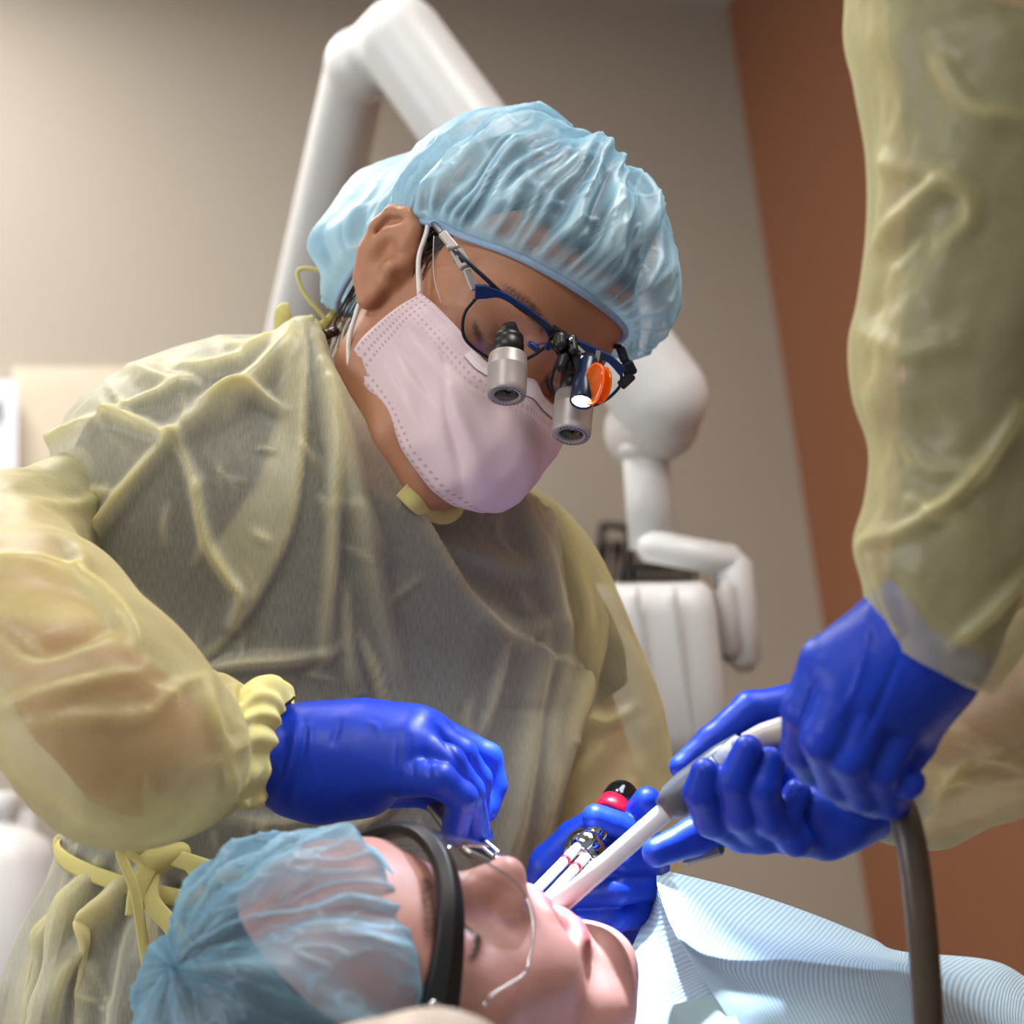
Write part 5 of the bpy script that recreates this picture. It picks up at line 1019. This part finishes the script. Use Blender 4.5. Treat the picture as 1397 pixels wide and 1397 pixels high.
bw = W(V(1700, 2060, 1.21))[0]
obj('base', join(lathe([(.001, 0), (.30, 0), (.30, .03), (.26, .05), (.001, .05)], (0, 0, 1), (bw[0], bw[1], 0), 48), lathe([(.001, .05), (.11, .05), (.10, bw[2]-.02), (.001, bw[2]-.02)], (0, 0, 1), (bw[0], bw[1], 0), 32)), M_xgrey, dc, world=True)
sq = [(np.array([V(1900, 2100, 1.04)+i*(V(1900, 2030, 1.38)-V(1900, 2100, 1.04))*.33, V(2850, 2050, 1.04)+i*(V(2850, 1980, 1.38)-V(2850, 2050, 1.04))*.33]), [.05, .045], .06) for i in range(4)]
obj('seat', body_solid(sq, .014).mesh(smooth=4), M_uph, dc)
# ------------------------------------------------------------------ the assistant at the right
asst = thing('person', 'person at right edge, yellow sleeves and blue gloves holding the suction hose', 'person', w=[*W(np.array([.47, -.2, -.74]))[0][:2], 0.])
HA = [[(1290, 850, .965, .030, .03), (1265, 872, .964, .028), (1235, 892, .964, .024)],
      [(1225, 858, .968, .0195, .02), (1130, 905, .970, .0145), (1096, 968, .966, .0112), (1092, 1022, .985, .0100), (1106, 1050, 1.01, .0088)],
      [(1235, 875, .962, .0195, .02), (1158, 930, .958, .0145), (1122, 1010, .950, .0112), (1142, 1066, .974, .0100), (1160, 1084, .995, .0088)],
      [(1250, 890, .960, .0195, .02), (1196, 950, .956, .0142), (1160, 1032, .950, .0110), (1178, 1082, .976, .0098), (1194, 1094, .995, .0086)],
      [(1270, 905, .964, .0185, .02), (1236, 972, .962, .0132), (1202, 1048, .958, .0102), (1212, 1092, .982, .0090), (1222, 1100, .995, .008)],
      [(1275, 930, .975, .016, .02), (1246, 1010, .985, .0122), (1216, 1064, .980, .0098), (1240, 1068, .965, .0088)]]
gA, hbA = glove(asst, hand_solid(HA), [([(1185, 850), (1170, 930), (1140, 980)], 5, .001, 0), ([(1225, 900), (1195, 970), (1175, 1010)], 5, -.0012, 0), ([(1190, 830), (1200, 880), (1260, 930)], 5, -.001, 0), ([(1120, 900), (1100, 950), (1086, 1000)], 5, .001, 0)], label='blue glove with knuckles up at the hose')
HB = [[(1235, 1062, 1.125, .024, .03), (1190, 1070, 1.122, .025), (1120, 1080, 1.118, .027), (1085, 1060, 1.125, .024)],
      [(1150, 1040, 1.13, .018, .02), (1078, 965, 1.132, .0135), (1025, 968, 1.128, .0112), (972, 1012, 1.122, .0098), (930, 1046, 1.115, .0076)],
      [(1075, 1105, 1.12, .016, .012), (1010, 1134, 1.105, .0118), (972, 1118, 1.086, .0105), (956, 1082, 1.074, .0098), (962, 1054, 1.070, .0084)],
      [(1100, 1105, 1.12, .016, .010), (1040, 1138, 1.102, .0112), (1010, 1110, 1.080, .0102), (1002, 1065, 1.068, .0098), (1020, 1022, 1.066, .0084)],
      [(1130, 1105, 1.12, .016, .010), (1085, 1140, 1.100, .0112), (1050, 1115, 1.080, .0102), (1040, 1075, 1.070, .0096), (1052, 1036, 1.072, .0082)],
      [(1160, 1100, 1.12, .016, .010), (1125, 1148, 1.108, .0105), (1085, 1146, 1.090, .0096), (1070, 1115, 1.084, .0088), (1088, 1080, 1.086, .0078)],
      [(1110, 1085, 1.135, .018, .02), (1010, 1120, 1.135, .0128), (945, 1142, 1.130, .0112), (896, 1163, 1.122, .0088)],
      [(1205, 1085, 1.115, .018, .02), (1160, 1112, 1.105, .018), (1120, 1100, 1.10, .016)]]
gB, hbB = glove(asst, hand_solid(HB), [([(1130, 1080), (1160, 1110), (1200, 1120)], 5, -.001, 0), ([(1100, 1060), (1140, 1100)], 5, -.001, 0)], label='blue glove curled round the suction handpiece')
def pd(x, y, d): return (CC+x/d*F, CC-y/d*F, d)
SA = [(1840, -450, .80, 1940, 90, .80, .09), (1530, -440, .86, 1690, 80, .86, .09), (1200, -190, .92, 1580, 10, .92, .085), (1166, 0, .95, 1520, 20, .97, .078), (1178, 100, .95, 1500, 120, .965, .075), (1192, 200, .95, 1490, 220, .96, .072), (1193, 300, .95, 1480, 320, .96, .07), (1180, 400, .95, 1470, 420, .96, .068), (1166, 465, .95, 1460, 500, .96, .066), (1172, 540, .95, 1450, 580, .96, .062), (1194, 610, .95, 1445, 660, .96, .058), (1188, 680, .95, 1440, 740, .96, .056), (1171, 742, .95, 1420, 820, .96, .053), (1182, 800, .955, 1385, 890, .96, .048), (1190, 850, .958, 1345, 935, .965, .042), (1196, 872, .96, 1325, 938, .965, .038)]
av, af, at_, aa = body_loft(SA, 220, 200)
av, af, afold = drape(av, af, [([(1200, 330), (1245, 290), (1290, 250), (1320, 265), (1325, 300), (1300, 330)], 12, .008, .4), ([(1170, 742), (1250, 720), (1320, 660), (1397, 560)], 10, .008, .4), ([(1300, 880), (1397, 780)], 9, .006, .4), ([(1270, 60), (1330, 150), (1397, 165)], 14, .007, .35), ([(1195, 360), (1250, 320), (1270, 350)], 14, -.005, 0), ([(1230, 600), (1270, 640), (1330, 640)], 12, .005, .15), ([(1230, 680), (1290, 700), (1340, 740)], 12, .005, .15), ([(1190, 745), (1210, 800), (1225, 860)], 9, .006, .3), ([(1190, 210), (1230, 230), (1290, 235)], 14, .004, .2), ([(1175, 460), (1240, 480), (1300, 470)], 16, .004, .1)],
    [([(1165, 0), (1235, 0), (1215, 300), (1200, 500), (1215, 620), (1180, 740), (1165, 740), (1190, 600), (1160, 470), (1192, 300)], .22, 16)], [(8, .006, (1, 1, 1)), (22, .003, (1, 1, 1)), (55, .0008, (1, 1, 1))])
SBp = np.concatenate([Vs([(1222, 1066, 1.125), (1248, 1056, 1.125), (1300, 1020, 1.115), (1400, 970, 1.09), (1560, 890, 1.05)]), [[.42, -.03, -.96], [.50, .02, -.86], [.56, .08, -.80], [.63, .24, -.65]]])
bv2, bf2 = sleeve_solid(SBp, [.028, .036, .042, .046, .050, .054, .056, .06, .06]); bf2 = [list(x) for x in bf2]
bv2, bf2, bfold = drape(bv2, bf2, [([(1268, 1112), (1310, 1050), (1397, 1020)], 9, .006, .4), ([(1290, 990), (1340, 1020), (1397, 1050)], 9, .005, .4), ([(1250, 1030), (1300, 1060), (1397, 1075)], 9, .004, .3)], [([(1240, 1040), (1397, 1040), (1397, 1110), (1260, 1118)], .25, 16)], [(12, .004, (1, 1, 1)), (30, .0012, (1, 1, 1))])
TA = [(*pd(.43, .38, .75), *pd(.55, .37, .69), .05), (*pd(.38, .35, .78), *pd(.60, .34, .66), .08), (*pd(.33, .28, .81), *pd(.66, .26, .63), .11), (*pd(.34, .05, .83), *pd(.68, .03, .65), .12), (*pd(.36, -.25, .88), *pd(.70, -.27, .70), .12), (*pd(.38, -.55, .96), *pd(.73, -.57, .77), .13), (*pd(.40, -.80, 1.01), *pd(.76, -.82, .82), .14)]
tv, tf, tt2, ta2 = body_loft(TA, 90, 120)
tfold = np.zeros(len(tv)); tf, _ = orient(tv, tf)
agown = obj('gown', (tv, tf), M_gown, asst, attr={'fold': tfold}, uv=uvpx(tv))
js = join((av, af), (bv2, bf2)); obj('sleeve', js, M_sleeve, agown, attr={'fold': np.r_[afold, bfold]}, uv=uvpx(js[0]))
tsv = body_loft(TA[1:], 60, 80, shrink=.94, tshrink=.9, caps=True); ssv = body_loft([(1850, -380, .80, 1930, 20, .80, .066), (1570, -360, .86, 1680, 10, .86, .066), (1240, -165, .92, 1555, 0, .92, .074), (1225, 20, .955, 1490, 50, .965, .070), (1250, 200, .958, 1465, 220, .968, .056), (1235, 420, .955, 1450, 450, .962, .052), (1235, 620, .955, 1420, 670, .962, .046), (1222, 760, .957, 1380, 820, .964, .040), (1215, 835, .960, 1345, 895, .966, .034)], 90, 60, caps=True)
js2 = join((tsv[0], orient(tsv[0], tsv[1])[0]), (ssv[0], orient(ssv[0], ssv[1])[0])); obj('scrub_top', js2, mat('olive jacket cloth', '#3c3d34', .9, c2='#333429', scale=400, bmp=.3), asst)
# body: arms, torso, head turned to the patient
shA, shB = np.array([.37, .27, -.80]), np.array([.63, .24, -.65])
RA = ry(-125)@rx(32); s = Solid((-.115, -.22, -.22), (.115, .13, .05), .003); head_solid(s)
for sx in (-1, 1): ear_solid(s, sx)
s.chain([(0, -.06, -.11), (0, -.14, -.13), (0, -.19, -.16)], [.054, .055, .06], .03); ahm = s.mesh(); NA = np.array([.42, .53, -.80])
ahv = ahm[0]@RA.T+NA; neck = (np.array([0, -.17, -.15])@RA.T)+NA
aseg = [(np.array([neck, [.50, .27, -.73], [.51, .02, -.75], [.54, -.35, -.81]]), [.055, .10, .10, .10], .05), (np.array([shA, [.5, .28, -.72], shB]), [.045, .06, .045], .05), (np.array([shA, V(1610, -180, .86), V(1390, -60, .925), V(1365, 70, .96), V(1340, 500, .96), V(1275, 860, .966)]), [.045, .042, .040, .040, .036, .026], .03),
        (np.array([[.50, .02, -.86], [.42, -.03, -.96], V(1560, 890, 1.05), V(1400, 960, 1.09), V(1230, 1062, 1.124)]), [.04, .04, .040, .036, .022], .03), (np.array([shB, [.56, .08, -.80], [.50, .02, -.86]]), [.045, .042, .04], .03)]
hip2 = down(np.array([.55, -.45, -.83]), .9); lg = []
s2_ = nrm(np.array([.88, 0, .47]))
for sx in (-1, 1): lg.append(np.array([hip2+s2_*.09*sx, down(hip2+s2_*.1*sx, .48), down(hip2+s2_*.1*sx, .09)]))
aseg += [(l, [.078, .052, .038], .04) for l in lg]+[(np.array([[.54, -.35, -.81], hip2]), [.11, .10], .05)]
abm = body_solid(aseg, .008).mesh(smooth=3); aj = join((ahv, ahm[1]), abm, hbA, hbB); t4 = np.zeros((len(aj[0]), 4)); t4[:, 3] = 1; t4[:len(ahv)] = brow_tint(ahm[0], lip_tint(ahm[0]))
obj('body', aj, M_skin, asst, attr={'tint': t4})
obj('hair', (hairm[0]@RA.T+NA, hairm[1]), M_hair, asst)
acv, acf, acfold, acl, acuv = bouffant(Bd, np.array([.0, .125, -.10]), np.array([.083, .098, .103]), np.array([0, .022, -.098]), puff_d, nth=200, nt=60, seed=5.1, amp=.008, k=26)
obj('bouffant_cap', (acv@RA.T+NA, acf), M_cap, asst, attr={'fold': acfold}, uv=acuv)
obj('face_mask', (np.concatenate([mvv, inner])@RA.T+NA, fc), M_mask, asst, attr={'weld': np.r_[weld, weld]}, uv=np.tile(np.stack([a*.5, b*.45], 1), (2, 1)))
obj('trousers', join(*[tube(np.array([l[0], l[1], down(l[2], .06)]), [.098, .075, .066], 20) for l in lg]), M_navy, asst)
for l in lg:
    b_ = down(l[2], 0.); f2 = nrm(np.cross(s2_, WUP)); f2 = f2 if f2[0] < 0 else -f2; q = Solid(b_-.2, b_+.2, .006); q.chain([b_+WUP*.05-f2*.05, b_+WUP*.045+f2*.05, b_+WUP*.032+f2*.14], [.045, .043, .032], .02); q.chain([b_+WUP*.08, b_+WUP*.10], [.05, .05], .02); vv, qq = q.mesh()
    ww = W(vv); ww[:, 2] = np.maximum(ww[:, 2], .001); obj('shoe', (ww, qq), M_shoe, asst, world=True)
# ------------------------------------------------------------------ camera
cd = bpy.data.cameras.new('camera'); cam = bpy.data.objects.new('camera', cd); COL.objects.link(cam)
cd.sensor_width = 24; cd.sensor_height = 24; cd.sensor_fit = 'HORIZONTAL'; cd.lens = F/1397*24; cd.clip_start = .02
mw = Matrix([[*M[i], CAM[i]] for i in range(3)]+[[0, 0, 0, 1]]); cam.matrix_world = mw
cd.dof.use_dof = True; cd.dof.focus_distance = 1.215; cd.dof.aperture_fstop = 3.6
S.camera = cam
S.view_settings.view_transform = 'Standard'; S.view_settings.look = 'None'; S.view_settings.gamma = 1; S.view_settings.exposure = EXPOSURE
S.view_settings.use_curve_mapping = False
S.cycles.use_denoising = True
S.cycles.transparent_max_bounces = 24; S.cycles.max_bounces = 8; S.cycles.sample_clamp_indirect = 4
